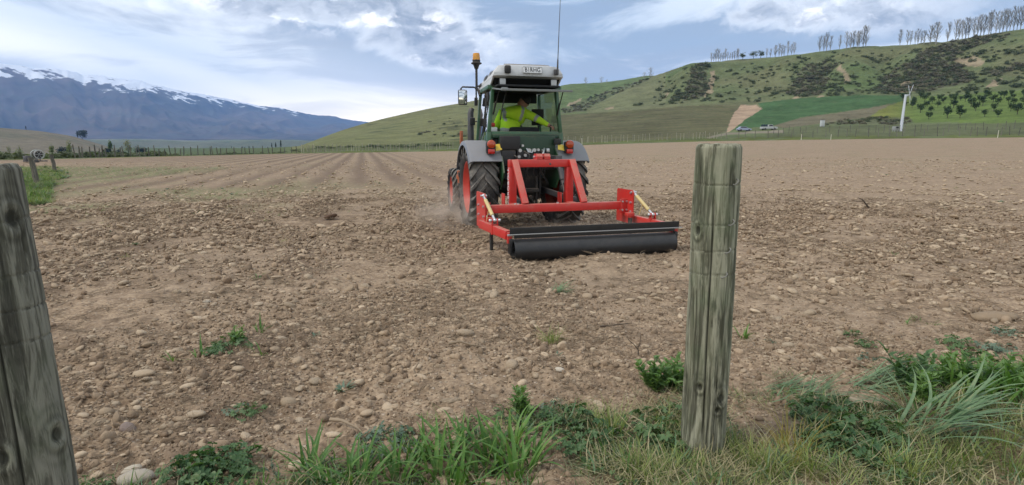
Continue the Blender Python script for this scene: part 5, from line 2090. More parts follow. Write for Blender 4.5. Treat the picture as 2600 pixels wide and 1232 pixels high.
def build_scrub():
    sp = shrub_spots()
    sp.sort(key=lambda s: -s[2])
    rnd = random.Random(9)
    sing, rest = sp[:290], sp[290:]
    for (x, y, s, k) in sing:
        gx, gy, z, r_ = hill_point(x, y)
        o = mobj('shrub', SHR[k])
        o.location = (gx, gy, z - .15 * s); o.scale = (s * rnd.uniform(.85, 1.3), s * rnd.uniform(.85, 1.3), s * rnd.uniform(.7, 1.05)); o.rotation_euler = (0, 0, rnd.uniform(0, 6))
        tag(o, 'dark round shrub growing on the scrubby green hillside' if k < 5 else 'brown dry shrub growing in the gullies of the hillside', 'shrub', 'green shrubs on the scarp' if k < 5 else 'brown shrubs on the scarp')
    P_, R_, S_, I_ = [], [], [], []
    for (x, y, s, k) in rest:
        gx, gy, z, r_ = hill_point(x, y)
        P_.append((gx, gy, z - .15 * s)); R_.append((0, 0, rnd.uniform(0, 6))); S_.append((s * rnd.uniform(.85, 1.3), s, s * rnd.uniform(.7, 1.0))); I_.append(k)
    # foot of the smooth hill and the valley hedges
    for _ in range(90):
        x = rnd.uniform(820, 1185); y = rnd.uniform(300, 352)
        if y < np.interp(x, [760, 940, 1180], [372, 315, 270]) + 22: continue
        if rnd.random() > .25 + .75 * (x > 1060): continue
        gx, gy, z, r_ = hill_point(x, y)
        P_.append((gx, gy, z - .1)); R_.append((0, 0, rnd.uniform(0, 6))); s = rnd.uniform(.5, 1.3); S_.append((s, s, s * .8)); I_.append(rnd.choice([0, 1, 5, 6]))
    for _ in range(60):
        x = rnd.uniform(780, 1150)
        gx, gy, z, r_ = hill_point(x, np.interp(x, [760, 1150], [377, 371]) + rnd.uniform(-3, 2))
        P_.append((gx, gy, z - .1)); R_.append((0, 0, rnd.uniform(0, 6))); s = rnd.uniform(.3, .8); S_.append((s * 1.3, s * 1.3, s)); I_.append(rnd.choice([0, 1, 2]))
    scatter('hillside_scrub', SHR, P_, R_, S_, I_, 'small low scrub covering the hillside gullies', 'scrub')


build_scrub()


def build_orchard():
    rnd = random.Random(12)
    kinds = []
    for k in range(4):
        b = MB(); b.tube([(0, 0, 0), (.02, .01, .5), (.0, .02, .9)], [.09, .07, .04], 6)
        for q in range(4):
            a = q * 1.6 + k; b.tube([(0, .01, .7), (.3 * cos(a), .3 * sin(a), 1.2), (.55 * cos(a), .55 * sin(a), 1.7)], [.05, .035, .015], 5)
        kinds.append((b.mesh('trunk', BARK_D, 40), crown_mesh('crown', LF_ORCH, 1.15, 1.0, 1.75, 260, .17, 500 + k, .1, 8)))
    rows = [(303, 2360, 2640, 44, 1.12), (290, 2330, 2640, 40, 1.05), (277, 2310, 2640, 36, 1.0), (267, 2294, 2640, 33, 1.0), (259, 2290, 2640, 30, .95), (252, 2300, 2640, 27, .9)]
    for (y, x0, x1, st, s) in rows:
        x = x0
        while x < x1:
            xx = x + rnd.uniform(-9, 9); yy = y - (xx - 2300) * .035 + rnd.uniform(-3, 3)
            gx, gy, z, r_ = hill_point(xx, yy)
            tr, cr = rnd.choice(kinds); q = s * rnd.uniform(.75, 1.2)
            tree_thing('orchard_tree', (('trunk', tr), ('crown', cr)), (gx, gy, z - .05), (q, q, q * rnd.uniform(.9, 1.1)), rnd.uniform(0, 6), 'small round orchard tree on the bright green slope by the white tower', 'tree', 'orchard trees on the bright slope')
            x += st * rnd.uniform(.8, 1.25)


build_orchard()


def build_valley_trees():
    rnd = random.Random(15)
    L = [  # x, top, base, distance, kind, label
        (20, 372, 404, 120, 'sparse', 'thin half-bare tree behind the split-topped post'),
        (47, 368, 404, 130, 'sparse', 'thin leafy tree between the split-topped post and the pale reel'),
        (130, 364, 403, 105, 'spring', 'young yellow-green poplar behind the dark corner post'),
        (157, 374, 391, 180, 'round', 'round dark evergreen tree on the slope below the dry hill'),
        (175, 359, 404, 115, 'spring', 'taller yellow-green poplar next to the round dark tree'),
        (268, 377, 398, 190, 'round', 'dark round tree touching the slender bright green poplar'),
        (280, 359, 398, 190, 'poplar', 'slender bright green poplar rising from the valley hedge'),
        (296, 381, 398, 190, 'round', 'low dark tree in the hedge beside the slender poplar'),
        (312, 386, 398, 190, 'round', 'small dark bush between hedge tree and pale tree'),
        (324, 355, 398, 190, 'pale', 'pale feathery tree standing above the valley hedge'),
        (350, 374, 382, 420, 'round', 'small round tree out on the valley floor'),
        (363, 377, 385, 420, 'round', 'smaller round tree beside another on the valley floor'),
        (588, 371, 388, 260, 'conif', 'narrow dark cypress near the middle of the valley'),
        (615, 375, 388, 260, 'round', 'dark bushy tree beside the narrow cypress'),
        (632, 377, 388, 260, 'round', 'dark low tree between cypress and grey poplar grove'),
        (713, 356, 378, 600, 'conif', 'tall dark poplar ending the far grey grove'),
        (700, 361, 378, 600, 'conif', 'shorter grey tree inside the far grove'),
        (690, 363, 378, 600, 'conif', 'grey tree starting the far grove'),
        (212, 331, 337, 930, 'round', 'tiny dark tree on the crest of the dry hill'),
        (200, 332, 337, 930, 'conif', 'tiny pointed tree on the crest of the dry hill'),
        (72, 320, 327, 930, 'conif', 'lone pointed tree high on the dry hill crest'),
    ]
    for (x, yt, yb, r_, kd, lab) in L:
        if r_ < 300: r_ = r_ * 2.2
        a = az_of(x)
        gx, gy = r_ * sin(a), r_ * cos(a)
        z = hill_z(gx, gy)
        top = point_at(x, yt, r_)[2]
        h = max(1.5, top - z) * 1.15
        w = (yb - yt) / F_PX * gy
        b = MB(); b.tube([(0, 0, 0), (.01, 0, .4), (0, .01, .8)], [.022, .016, .006], 6)
        tr = b.mesh('trunk', BARK_D, 40)
        if kd == 'round': cr = crown_mesh('crown', LF_DARK, .50, .42, .58, 600, .055, x, 0, 9)
        elif kd == 'conif': cr = crown_mesh('crown', LF_DARK, .13, .48, .50, 420, .035, x, .5, 9)
        elif kd == 'poplar': cr = crown_mesh('crown', leaf_mat('poplar_leaves', (.05, .085, .025), (.10, .15, .045)), .16, .46, .53, 520, .034, x, .35, 10)
        elif kd == 'spring': cr = crown_mesh('crown', LF_SPRING, .17, .42, .56, 330, .030, x, .25, 10)
        elif kd == 'pale': cr = crown_mesh('crown', leaf_mat('pale_leaves', (.13, .14, .07), (.22, .22, .12)), .26, .44, .54, 420, .030, x, .2, 10)
        else: cr = crown_mesh('crown', LF_SPRING, .20, .40, .58, 150, .028, x, .2, 9)
        tree_thing('valley_tree', (('trunk', tr), ('crown', cr)), (gx, gy, z - .1), (h, h, h), rnd.uniform(0, 6), lab, 'tree', None)
    # low hedge in front of the valley
    P_, R_, S_, I_ = [], [], [], []
    for k in range(240):
        x = rnd.uniform(-60, 760) if k < 150 else rnd.uniform(180, 420)
        r_ = float(field_r(az_of(x))) + rnd.uniform(6, 60)
        a = az_of(x); gx, gy = r_ * sin(a), r_ * cos(a)
        P_.append((gx, gy, hill_z(gx, gy) - .1)); R_.append((0, 0, rnd.uniform(0, 6)))
        s = rnd.uniform(.25, .62) * (1.3 if x < 420 else .75); S_.append((s * 1.4, s * 1.4, s)); I_.append(rnd.choice([0, 1, 2, 3]))
    scatter('valley_hedge', SHR, P_, R_, S_, I_, 'low dark hedge running along the valley edge of the field', 'hedge')


build_valley_trees()

# ================================================================== FAR OBJECTS
def wind_machine():
    gx, gy, z, r_ = hill_point(2287, 333)
    e = empty('wind_machine', (gx, gy, z - .1))
    tag(e, 'tall white frost-fan tower with raised blades beside the orchard', 'wind machine')
    H = (333 - 243) / F_PX * gy
    mw = M('galvanised_white_tower', (.62, .65, .70), .5, .2)
    lean = .25
    b = MB(); b.tube([(0, 0, 0), (lean * .5, 0, H * .5), (lean, 0, H)], [.34, .29, .23], 14)
    b.build('tower', mw, e)
    b = MB(); b.box((lean + .35, -.1, H - .2), (.6, .4, .4), ch=.1); b.cyl((lean + .5, -.1, H - .2), (lean + .55, -.55, H), .12, 10)
    b.build('gearbox', mw, e)
    hub = Vector((lean + .55, -.5, H))
    for (dx, dz) in ((-.55, 2.0), (.55, 2.15), (.45, -1.35), (.25, -2.1)):
        b = MB(); tip = hub + Vector((dx, -.1, dz)); b.bar(hub, tip, .15 if dz > 0 else .10, .05, .01)
        b.build('blade', mw, e)
    b = MB(); b.box((-1.35, -.1, .75), (1.1, .9, .9), ch=.06)
    en = b.build('engine_box', M('engine_grey', (.30, .31, .30), .6), e)
    b = MB(); b.box((-1.2, -.56, .95), (.6, .03, .4)); b.build('engine_grille', MBLK, en)
    for (x, y) in ((-1.75, -.4), (-1.75, .2), (-.95, -.4), (-.95, .2)):
        b = MB(); b.box((x, y, .16), (.07, .07, .34)); b.build('leg', mw, e)


wind_machine()


def hose_reel():
    a = az_of(92); r_ = 52.0
    gx, gy = r_ * sin(a), r_ * cos(a)
    gx, gy, z = gx, gy, float(base_z(np.array([gx]), np.array([gy]))[0])
    e = empty('hose_reel', (gx, gy, z - .1), (0, 0, R(62))); e.scale = (.85, .85, .85)
    tag(e, 'pale round irrigation hose reel parked at the corner of the field', 'hose reel')
    mw = M('reel_white_paint', (.36, .38, .37), .6)
    b = MB()
    b.tube([(.34 * cos(t), -.28, .75 + .34 * sin(t)) for t in [2 * pi * k / 32 for k in range(32)]], .045, 8, closed=True)
    for k in range(6):
        t = k * pi / 3; b.cyl((0, -.28, .75), (.34 * cos(t), -.28, .75 + .34 * sin(t)), .018, 6)
    b.build('reel_flange', mw, e)
    b = MB()
    b.tube([(.34 * cos(t), .28, .75 + .34 * sin(t)) for t in [2 * pi * k / 32 for k in range(32)]], .045, 8, closed=True)
    b.build('reel_flange', mw, e)
    b = MB(); b.lathe([(0, -.26), (.26, -.26), (.27, 0), (.26, .26), (0, .26)], (0, 0, .75), 'y', 28)
    b.build('hose_drum', MBLK, e)
    b = MB(); b.box((-.2, 0, .22), (1.5, .5, .08), ch=.01); b.box((-.75, 0, .45), (.35, .5, .4), ch=.04)
    b.bar((0, -.33, .25), (0, -.33, .75), .05, .05); b.bar((0, .33, .25), (0, .33, .75), .05, .05)
    b.build('chassis', MGREYM, e)
    for s in (-1, 1):
        b = MB(); b.lathe([(.0, -.06), (.16, -.06), (.2, -.04), (.2, .04), (.16, .06), (0, .06)], (-.3, s * .36, .2), 'y', 20)
        b.build('wheel', MRUB, e)


hose_reel()


def parked_car(px_, py_, rz, paint, label, ute=False):
    gx, gy, z, r_ = hill_point(px_, py_)
    e = empty('parked_car' if not ute else 'parked_ute', (gx, gy, z - .03), (0, 0, rz)); e.scale = (.85, .85, .85)
    tag(e, label, 'car' if not ute else 'ute')
    if not ute:
        lo = [(-2.1, .35), (2.1, .35), (2.15, .70), (1.25, .95), (-1.9, .98), (-2.15, .75)]
        cab = [(-1.75, .97), (-1.25, 1.42), (.25, 1.45), (1.15, .96)]
    else:
        lo = [(-2.5, .45), (2.5, .45), (2.5, .95), (1.5, 1.08), (-2.5, 1.05)]
        cab = [(-.45, 1.05), (-.35, 1.70), (.75, 1.72), (1.45, 1.06)]
    b = MB(); b.prism(lo, -.85, .85, 'y'); b.build('body', paint, e)
    b = MB(); b.prism(cab, -.74, .74, 'y'); cb = b.build('cabin', paint, e)
    mgl = M('car_window_glass', (.03, .035, .04), .1)
    for s in (-1, 1):
        b = MB(); cx = sum(p[0] for p in cab) / 4; cz = sum(p[1] for p in cab) / 4
        b.prism([(cx + (p[0] - cx) * .86, cz + (p[1] - cz) * .74) for p in cab], s * .742, s * .75, 'y'); b.build('side_window', mgl, cb)
    for x in ((-1.3, 1.35) if not ute else (-1.5, 1.6)):
        for s in (-1, 1):
            b = MB(); b.lathe([(0, -.1), (.2, -.1), (.33, -.08), (.33, .08), (.2, .1), (0, .1)], (x, s * .80, .33), 'y', 20); b.build('wheel', MRUB, e)
    if ute:
        for k in range(5):
            b = MB(); b.lathe([(0, 0), (.26, 0), (.28, .4), (.24, .72), (0, .75)], (-2.15 + k * .40, .25 * (-1) ** k, 1.04), 'z', 14); b.build('drum', M('dark_blue_drum', (.012, .03, .045), .5), e)


parked_car(1888, 333, R(2), M('silver_blue_car_paint', (.30, .34, .46), .3, .3), 'silver-blue car parked at the foot of the dark green crop')
parked_car(1950, 331, R(4), M('white_ute_paint', (.45, .47, .47), .4), 'white ute with dark drums on its tray parked near the silver-blue car', True)
gx, gy, z, r_ = hill_point(2088, 322)
e = empty('utility_cabinet', (gx, gy, z)); tag(e, 'pale upright utility cabinet standing in the grey grass below the crop', 'cabinet')
b = MB(); b.box((0, 0, .85), (1.0, .7, 1.7), ch=.05); cb = b.build('body', M('cabinet_white', (.55, .57, .56), .5), e)
b = MB(); b.box((0, 0, 1.74), (1.12, .82, .08), ch=.02); b.build('lid', MGREYM, e)
b = MB(); b.box((0, -.36, .85), (.84, .02, 1.4), ch=.005); b.build('door', M('cabinet_door', (.48, .50, .50), .5), cb)

# ================================================================== STONES, CLODS, ROOTS
def stone_material(name, a, bcol, dusty):
    m, g, b = new_mat(name)
    tc = g.n('ShaderNodeTexCoord').outputs['Object']
    oi = g.n('ShaderNodeObjectInfo').outputs['Random']
    n = g.noise(tc, 3.0, 6, .65, .4)
    sp = g.noise(tc, 16, 4, .7)
    c = g.mix(oi, a, bcol)
    c = g.mix(g.ramp(n, .35, .7, 0, .55), c, dusty)
    c = g.mix(g.ramp(sp, .45, .7, 0, .30), c, tuple(k * .6 for k in a))
    f = g.ramp(g.math('FRACT', g.math('MULTIPLY', oi, 7.31)), 0, 1, .74, 1.16, False)
    c = g.mix(1, c, g.comb(f, f, f), 'MULTIPLY')
    g.put(b.inputs['Base Color'], c)
    b.inputs['Roughness'].default_value = .88
    b.inputs['Specular IOR Level'].default_value = .25
    bump(g, b, g.math('ADD', n, g.math('MULTIPLY', sp, .5)), .35, .05)
    return m


MST = stone_material('dusty_river_stone', (.325, .244, .164), (.520, .418, .298), (.375, .274, .180))
MCLOD = stone_material('soil_clod', (.195, .136, .090), (.390, .292, .198), (.290, .208, .138))


def rock_mesh(name, mat, seed, sub=2, flat=.55, rough=.12, lobes=.22):
    rnd = random.Random(seed)
    bm = bmesh.new()
    bmesh.ops.create_icosphere(bm, subdivisions=sub, radius=1)
    ds = [(Vector((rnd.gauss(0, 1), rnd.gauss(0, 1), rnd.gauss(0, 1))).normalized(), rnd.uniform(-lobes, lobes)) for _ in range(6)]
    ax = (1.0, rnd.uniform(.62, .92), flat * rnd.uniform(.8, 1.2))
    cut = [(Vector((rnd.gauss(0, 1), rnd.gauss(0, 1), rnd.gauss(0, .8))).normalized(), rnd.uniform(.72, .95)) for _ in range(3)]
    for v in bm.verts:
        n = v.co.normalized()
        k = 1 + sum(a * max(0, n.dot(d)) ** 2 for d, a in ds)
        p = n * k
        for d, h in cut:
            t = p.dot(d)
            if t > h: p = p - d * (t - h) * .75
        p += n * rough * (rnd.random() - .5)
        v.co = Vector((p.x * ax[0], p.y * ax[1], p.z * ax[2]))
    me = bpy.data.meshes.new(name); bm.to_mesh(me); bm.free()
    me.materials.append(mat)
    me.polygons.foreach_set('use_smooth', [True] * len(me.polygons))
    me.update()
    return me


STONES = [rock_mesh('stone', MST, 600 + k, 2, .36 + .07 * (k % 4), .05, .34) for k in range(10)]
CLODS = [rock_mesh('clod', MCLOD, 700 + k, 2, .62, .30, .35) for k in range(6)]


def build_stones():
    rng = np.random.default_rng(3)
    P_, S_ = [], []

    def batch(n, r0, r1, smin, smax, powr, a0=-52, a1=52):
        r = np.sqrt(rng.uniform(r0 ** 2, r1 ** 2, n)); a = np.radians(rng.uniform(a0, a1, n))
        x, y = r * np.sin(a), r * np.cos(a)
        u = rng.random(n)
        s = (smin ** -powr + u * (smax ** -powr - smin ** -powr)) ** (-1 / powr)
        den = .50 + .75 * fbm(x * .8, y * .8, 301, 3) + .25 * fbm(x * .15, y * .15, 302, 2)
        l = x * cos(ROW_AZ) - y * sin(ROW_AZ)
        den = (den + .5 * ridge_band(x, y, l)) * (1 - .72 * smooth_track(x, y)) * (1 - .55 * sstep(15, 20, r) * sstep(4, -4, l))
        keep = (rng.random(n) < den)
        P_.append(np.stack([x[keep], y[keep]], 1)); S_.append(s[keep])
    batch(27000, 1.0, 4.5, .005, .042, 2.3)
    batch(330, 1.2, 5.5, .028, .060, 2.2)
    batch(27000, 4.5, 9, .009, .052, 2.3)
    batch(800, 4.5, 10, .035, .065, 2.4)
    batch(30000, 9, 20, .018, .070, 2.2)
    batch(13000, 20, 46, .034, .095, 2.5)
    P = np.concatenate(P_); S = np.concatenate(S_)
    # keep clear of the tractor wheels and posts
    n = len(P)
    z = gz(P[:, 0], P[:, 1])
    rot = np.stack([rng.normal(0, .22, n), rng.normal(0, .22, n), rng.uniform(0, 6.28, n)], 1)
    sc3 = S[:, None] * np.stack([rng.uniform(.8, 1.25, n), rng.uniform(.8, 1.15, n), rng.uniform(.75, 1.2, n)], 1)
    idx = rng.integers(0, len(STONES), n)
    pos = np.stack([P[:, 0], P[:, 1], z + S * rng.uniform(-.28, .20, n)], 1)
    # the 285 that show largest become single things
    px, py = project(pos[:, 0], pos[:, 1], pos[:, 2])
    app = S / np.hypot(P[:, 0], P[:, 1])
    app = np.where((px > 10) & (px < 2590) & (py < 1225) & ~((px < 210) & (py > 400)) & ~((px > 1715) & (px < 1890)), app, 0)
    order = np.argsort(-app)
    big = order[:285]
    for i in big:
        o = mobj('stone', STONES[idx[i]])
        o.location = pos[i]; o.rotation_euler = rot[i]; o.scale = sc3[i]
        tag(o, 'rounded dusty tan stone lying loose on the tilled soil', 'stone', 'loose stones on the tilled soil')
    rest = np.ones(n, bool); rest[big] = False
    scatter('loose_stones', STONES, pos[rest], rot[rest], sc3[rest], idx[rest], 'countless small stones strewn over the tilled field', 'stones')
    # stones that stand out
    spec = [(362, 957, .050, 'broad flat tan stone in front of the leafy weed clump', 1.35),
            (478, 985, .043, 'upright rounded tan stone beside the broad flat one', 1.0),
            (497, 1052, .045, 'half-buried dusty stone below the upright rounded one', 1.25),
            (325, 1082, .036, 'greyish purple-brown stone tilted in the loose soil', 1.2),
            (350, 1222, .058, 'large pale smooth stone by the foot of the dark post', 1.2),
            (332, 1188, .038, 'tan stone resting behind the large pale smooth stone', 1.2),
            (526, 772, .034, 'clean whitish stone standing out on the brown soil', 1.1),
            (1183, 858, .047, 'oblong tan stone lying clear in the middle of the soil', 1.35),
            (845, 1112, .040, 'rounded pale stone behind the cereal grass', 1.0),
            (1155, 920, .033, 'smooth egg-shaped stone near the dry roots', 1.1),
            (838, 560, .085, 'dark brown boulder on the pale stony ground', 1.3),
            (2000, 880, .040, 'knobbly pale stone beside the tall staple-marked post', 1.0),
            (2170, 1043, .060, 'big smooth tan stone among the mallow weeds', 1.2),
            (2240, 1050, .060, 'big flat tan stone next to the drooping grass', 1.1),
            (2520, 812, .085, 'long pale slab of stone right of the weeds', 1.9),
            (1420, 940, .030, 'small whitish stone left of the green weed by the tall post', 1.1)]
    for k, (px_, py_, s, lab, el) in enumerate(spec):
        gx, gy = ground_at(px_, py_)
        z0 = gz1(gx, gy)
        o = mobj('stone', STONES[k % len(STONES)])
        o.location = (gx, gy, z0 + s * .22); o.scale = (s * el, s, s * 1.05); o.rotation_euler = (rng.normal(0, .15), rng.normal(0, .15), rng.uniform(-.6, .6))
        tag(o, lab, 'stone')
        if 'dark brown' in lab:
            me = STONES[k % len(STONES)].copy(); me.materials.clear(); me.materials.append(stone_material('brown_boulder', (.12, .075, .05), (.16, .10, .07), (.15, .10, .07))); o.data = me
        if 'purple' in lab:
            me = STONES[k % len(STONES)].copy(); me.materials.clear(); me.materials.append(stone_material('purple_stone', (.20, .155, .135), (.24, .19, .165), (.25, .19, .15))); o.data = me
        if 'whitish' in lab or 'pale smooth' in lab:
            me = STONES[k % len(STONES)].copy(); me.materials.clear(); me.materials.append(stone_material('pale_stone', (.44, .39, .31), (.52, .47, .39), (.42, .35, .27))); o.data = me
    # clods of soil
    P_.clear(); S_.clear()
    batch(52000, 1.0, 5, .004, .028, 2.0); batch(44000, 5, 14, .009, .045, 2.1)
    P = np.concatenate(P_); S = np.concatenate(S_); n = len(P)
    pos = np.stack([P[:, 0], P[:, 1], gz(P[:, 0], P[:, 1]) + S * .15], 1)
    rot = rng.uniform(0, 6.28, (n, 3)); sc3 = S[:, None] * rng.uniform(.7, 1.3, (n, 3))
    scatter('soil_clods', CLODS, pos, rot, sc3, rng.integers(0, len(CLODS), n), 'crumbly brown clods all over the tilled field', 'clods')


build_stones()


def fibre_mesh(seed, mat, n=5, L=1.0):
    """a few wiry roots or straws lying together"""
    rnd = random.Random(seed); b = MB()
    for _ in range(n):
        a = rnd.uniform(0, 6.28); p = Vector((rnd.uniform(-.3, .3), rnd.uniform(-.3, .3), .02)); pts = [p.copy()]
        for k in range(5):
            a += rnd.uniform(-.55, .55)
            p = p + Vector((cos(a), sin(a), rnd.uniform(-.18, .22))) * L * rnd.uniform(.12, .24)
            p.z = max(-.02, p.z); pts.append(p.copy())
        b.tube(pts, [.018, .016, .014, .012, .009, .005], 4, cap=False)
    return b.mesh('root_fibre', mat, 60)


def straw_mat(name, a, c2):
    m, g, b = new_mat(name)
    oi = g.n('ShaderNodeObjectInfo').outputs['Random']
    g.put(b.inputs['Base Color'], g.mix(g.noise(g.n('ShaderNodeTexCoord').outputs['Object'], 4, 3, .6), g.mix(oi, a, c2), tuple(k * .7 for k in a)))
    b.inputs['Roughness'].default_value = .85
    return m


MROOT = straw_mat('dry_root', (.19, .135, .088), (.42, .33, .225))
FIB = [fibre_mesh(800 + k, MROOT, 4 + k % 3) for k in range(6)]


def build_fibres():
    rng = np.random.default_rng(8)
    r = np.sqrt(np.concatenate([rng.uniform(1.1, 5.5 ** 2, 9500), rng.uniform(5.5 ** 2, 16 ** 2, 11000)]))
    n = len(r); a = np.radians(rng.uniform(-50, 50, n))
    x, y = r * np.sin(a), r * np.cos(a)
    keep = rng.random(n) < .45 + .6 * fbm(x * .9, y * .9, 330, 3)
    x, y, r = x[keep], y[keep], r[keep]; n = len(x)
    s = np.where(r < 5.5, rng.uniform(.03, .11, n), rng.uniform(.07, .18, n))
    pos = np.stack([x, y, gz(x, y) + .004], 1)
    rot = np.stack([rng.normal(0, .25, n), rng.normal(0, .25, n), rng.uniform(0, 6.28, n)], 1)
    scatter('dry_roots', FIB, pos, rot, np.repeat(s[:, None], 3, 1), rng.integers(0, len(FIB), n), 'wiry dry roots and straw lying on the soil', 'roots')
    # named twigs and sticks
    def twig(px_, py_, pts, rad, mat, lab, sc_=1.0):
        gx, gy = ground_at(px_, py_)
        b = MB()
        for ps, r0 in pts: b.tube(ps, [r0 * (1 - .7 * k / (len(ps) - 1)) for k in range(len(ps))], 6)
        o = b.build('dead_twig', mat, None, smooth=60)
        o.location = (gx, gy, gz1(gx, gy) - .005); o.scale = (sc_,) * 3
        tag(o, lab, 'twig')
    dk = straw_mat('dark_twig', (.085, .06, .04), (.11, .08, .055))
    lt = straw_mat('pale_root', (.30, .225, .15), (.36, .28, .19))
    twig(1622, 905, [([(0, 0, 0), (-.005, .01, .05), (.008, .0, .10), (.004, .0, .13)], .004), ([(-.003, .005, .035), (-.03, .01, .07), (-.065, .0, .10), (-.075, .0, .125)], .0035), ([(.0, .0, .06), (.02, .01, .10)], .0025)], 0, dk, 'forked dark twig standing up beside the tall post')
    twig(2190, 530, [([(.12, 0, 0), (.05, 0, .08), (-.02, 0, .16), (-.10, 0, .19)], .02), ([(.0, 0, .13), (-.12, 0, .12), (-.25, 0, .15)], .012)], 0, dk, 'broken dark branch lying out on the open soil')
    twig(1055, 960, [([(.0, 0, .0), (-.01, .02, .035), (.015, .05, .07)], .008), ([(-.01, 0, .0), (.05, -.01, .02), (.10, .02, .022)], .006)], 0, lt, 'thick pale root poking out among the stones')
    twig(1160, 893, [([(-.05, 0, .02), (.02, .01, .03), (.09, -.01, .015), (.15, 0, .005)], .010)], 0, lt, 'crooked brown root lying by the oblong stone')
    twig(880, 1090, [([(-.08, .03, .02), (-.02, 0, .03), (.05, -.03, .015), (.10, -.08, .005)], .009)], 0, lt, 'gnarled pale root above the cereal grass')
    twig(265, 960, [([(0, 0, 0), (.012, 0, .02), (.006, .01, .045), (-.012, .01, .06)], .003)], 0, dk, 'thin wavy twig near the dark post')
    twig(1560, 830, [([(-.10, .02, .01), (-.03, 0, .025), (.05, .01, .03), (.13, .04, .03)], .008)], 0, dk, 'long dark root behind the green weed')


build_fibres()

# ================================================================== PLANTS
def blade(b, base, az, lean, L, w, droop, segs=6, fold=.25, twist=0.0):
    """one grass blade: a folded tapering strip that arches over"""
    p = Vector(base); th = lean
    vs, fs = [], []
    for k in range(segs + 1):
        t = k / segs
        ww = w * (1 - t ** 2.2) * (.55 + .45 * min(1, t * 5)) * .5 + .0002
        a = az + twist * t
        d = Vector((sin(a) * sin(th), cos(a) * sin(th), cos(th)))
        side = Vector((cos(a), -sin(a), 0))
        nrm = side.cross(d)
        o = len(vs)
        vs += [p + side * ww, p - nrm * ww * fold * 1.5, p - side * ww]
        if k:
            fs += [(o - 3, o - 2, o + 1, o), (o - 2, o - 1, o + 2, o + 1)]
        p = p + d * (L / segs)
        th = th + droop / segs
    b.add(vs, fs)


def raw_mesh(b, name, mats, smooth=True):
    me = bpy.data.meshes.new(name)
    me.from_pydata(b.v, [], b.f)
    for m in (mats if isinstance(mats, (list, tuple)) else [mats]): me.materials.append(m)
    if len(set(b.mi)) > 1: me.polygons.foreach_set('material_index', b.mi)
    if smooth: me.polygons.foreach_set('use_smooth', [True] * len(me.polygons))
    me.update()
    return me


def blade_mat(name, a, c2, tip, trans=.28):
    m = bpy.data.materials.new(name); m.use_nodes = True
    t = m.node_tree; t.nodes.clear(); g = NT(t)
    oi = g.n('ShaderNodeObjectInfo').outputs['Random']
    tc = g.n('ShaderNodeTexCoord').outputs['Object']
    n = g.noise(tc, 14, 4, .6)
    n2 = g.noise(tc, 60, 3, .6)
    c = g.mix(g.ramp(g.math('ADD', g.math('MULTIPLY', oi, .35), g.math('MULTIPLY', n, .8)), .3, .9), a, c2)
    c = g.mix(g.ramp(g.math('ADD', n2, g.math('MULTIPLY', n, .4)), .72, .9, 0, .6), c, tip)
    d = g.n('ShaderNodeBsdfPrincipled'); g.put(d.inputs['Base Color'], c)
    d.inputs['Roughness'].default_value = .5; d.inputs['Specular IOR Level'].default_value = .35
    tr = g.n('ShaderNodeBsdfTranslucent'); g.put(tr.inputs[0], g.mix(1, c, (1.15, 1.3, .55), 'MULTIPLY'))
    mx = g.n('ShaderNodeMixShader'); mx.inputs[0].default_value = trans
    t.links.new(d.outputs[0], mx.inputs[1]); t.links.new(tr.outputs[0], mx.inputs[2])
    out = g.n('ShaderNodeOutputMaterial'); t.links.new(mx.outputs[0], out.inputs[0])
    return m


G_CER = blade_mat('cereal_blade', (.070, .165, .036), (.145, .270, .062), (.26, .26, .10))
G_BLUE = blade_mat('blue_green_blade', (.095, .175, .085), (.205, .300, .165), (.32, .32, .18))
G_FINE = blade_mat('fine_grass_blade', (.15, .21, .055), (.31, .36, .115), (.40, .35, .16))
G_GOLD = blade_mat('golden_grass_blade', (.21, .20, .055), (.38, .31, .09), (.42, .26, .06))
G_DRY = blade_mat('dry_straw_blade', (.27, .235, .125), (.50, .445, .275), (.30, .23, .14))
G_OLIVE = blade_mat('olive_litter_blade', (.10, .125, .055), (.20, .215, .115), (.27, .24, .14))
G_LEAF = blade_mat('weed_leaf', (.052, .115, .044), (.125, .205, .082), (.18, .23, .10), .28)
G_STEM = blade_mat('bright_weed_leaf', (.095, .190, .058), (.185, .300, .098), (.24, .30, .12), .35)
G_LEAF2 = blade_mat('grey_weed_leaf', (.085, .145, .100), (.165, .225, .160), (.24, .27, .19), .22)


def tuft(name, mat, n, L, w, spread, lean, droop, seed, segs=6):
    rnd = random.Random(seed); b = MB()
    for _ in range(n):
        a = rnd.uniform(0, 2 * pi); rr_0 = spread * sqrt(rnd.random())
        base = (sin(a) * rr_0, cos(a) * rr_0, -.012)
        blade(b, base, a + rnd.gauss(0, .7), abs(rnd.gauss(lean, .18)), L * rnd.uniform(.45, 1.1), w * rnd.uniform(.6, 1.15), rnd.uniform(.35, 1.35) * droop, segs, .25, rnd.gauss(0, .5))
    return raw_mesh(b, name, mat)


def swept_tuft(name, mat, n, L, w, spread, head, seed, lean=.9, droop=.9):
    rnd = random.Random(seed); b = MB()
    for _ in range(n):
        base = (rnd.uniform(-spread, spread), rnd.uniform(-spread * .6, spread * .6), -.01)
        blade(b, base, head + rnd.gauss(0, .4), lean + rnd.gauss(0, .22), L * rnd.uniform(.5, 1.1), w * rnd.uniform(.6, 1.15), droop * rnd.uniform(.4, 1.2), 7, .2, rnd.gauss(0, .6))
    return raw_mesh(b, name, mat)


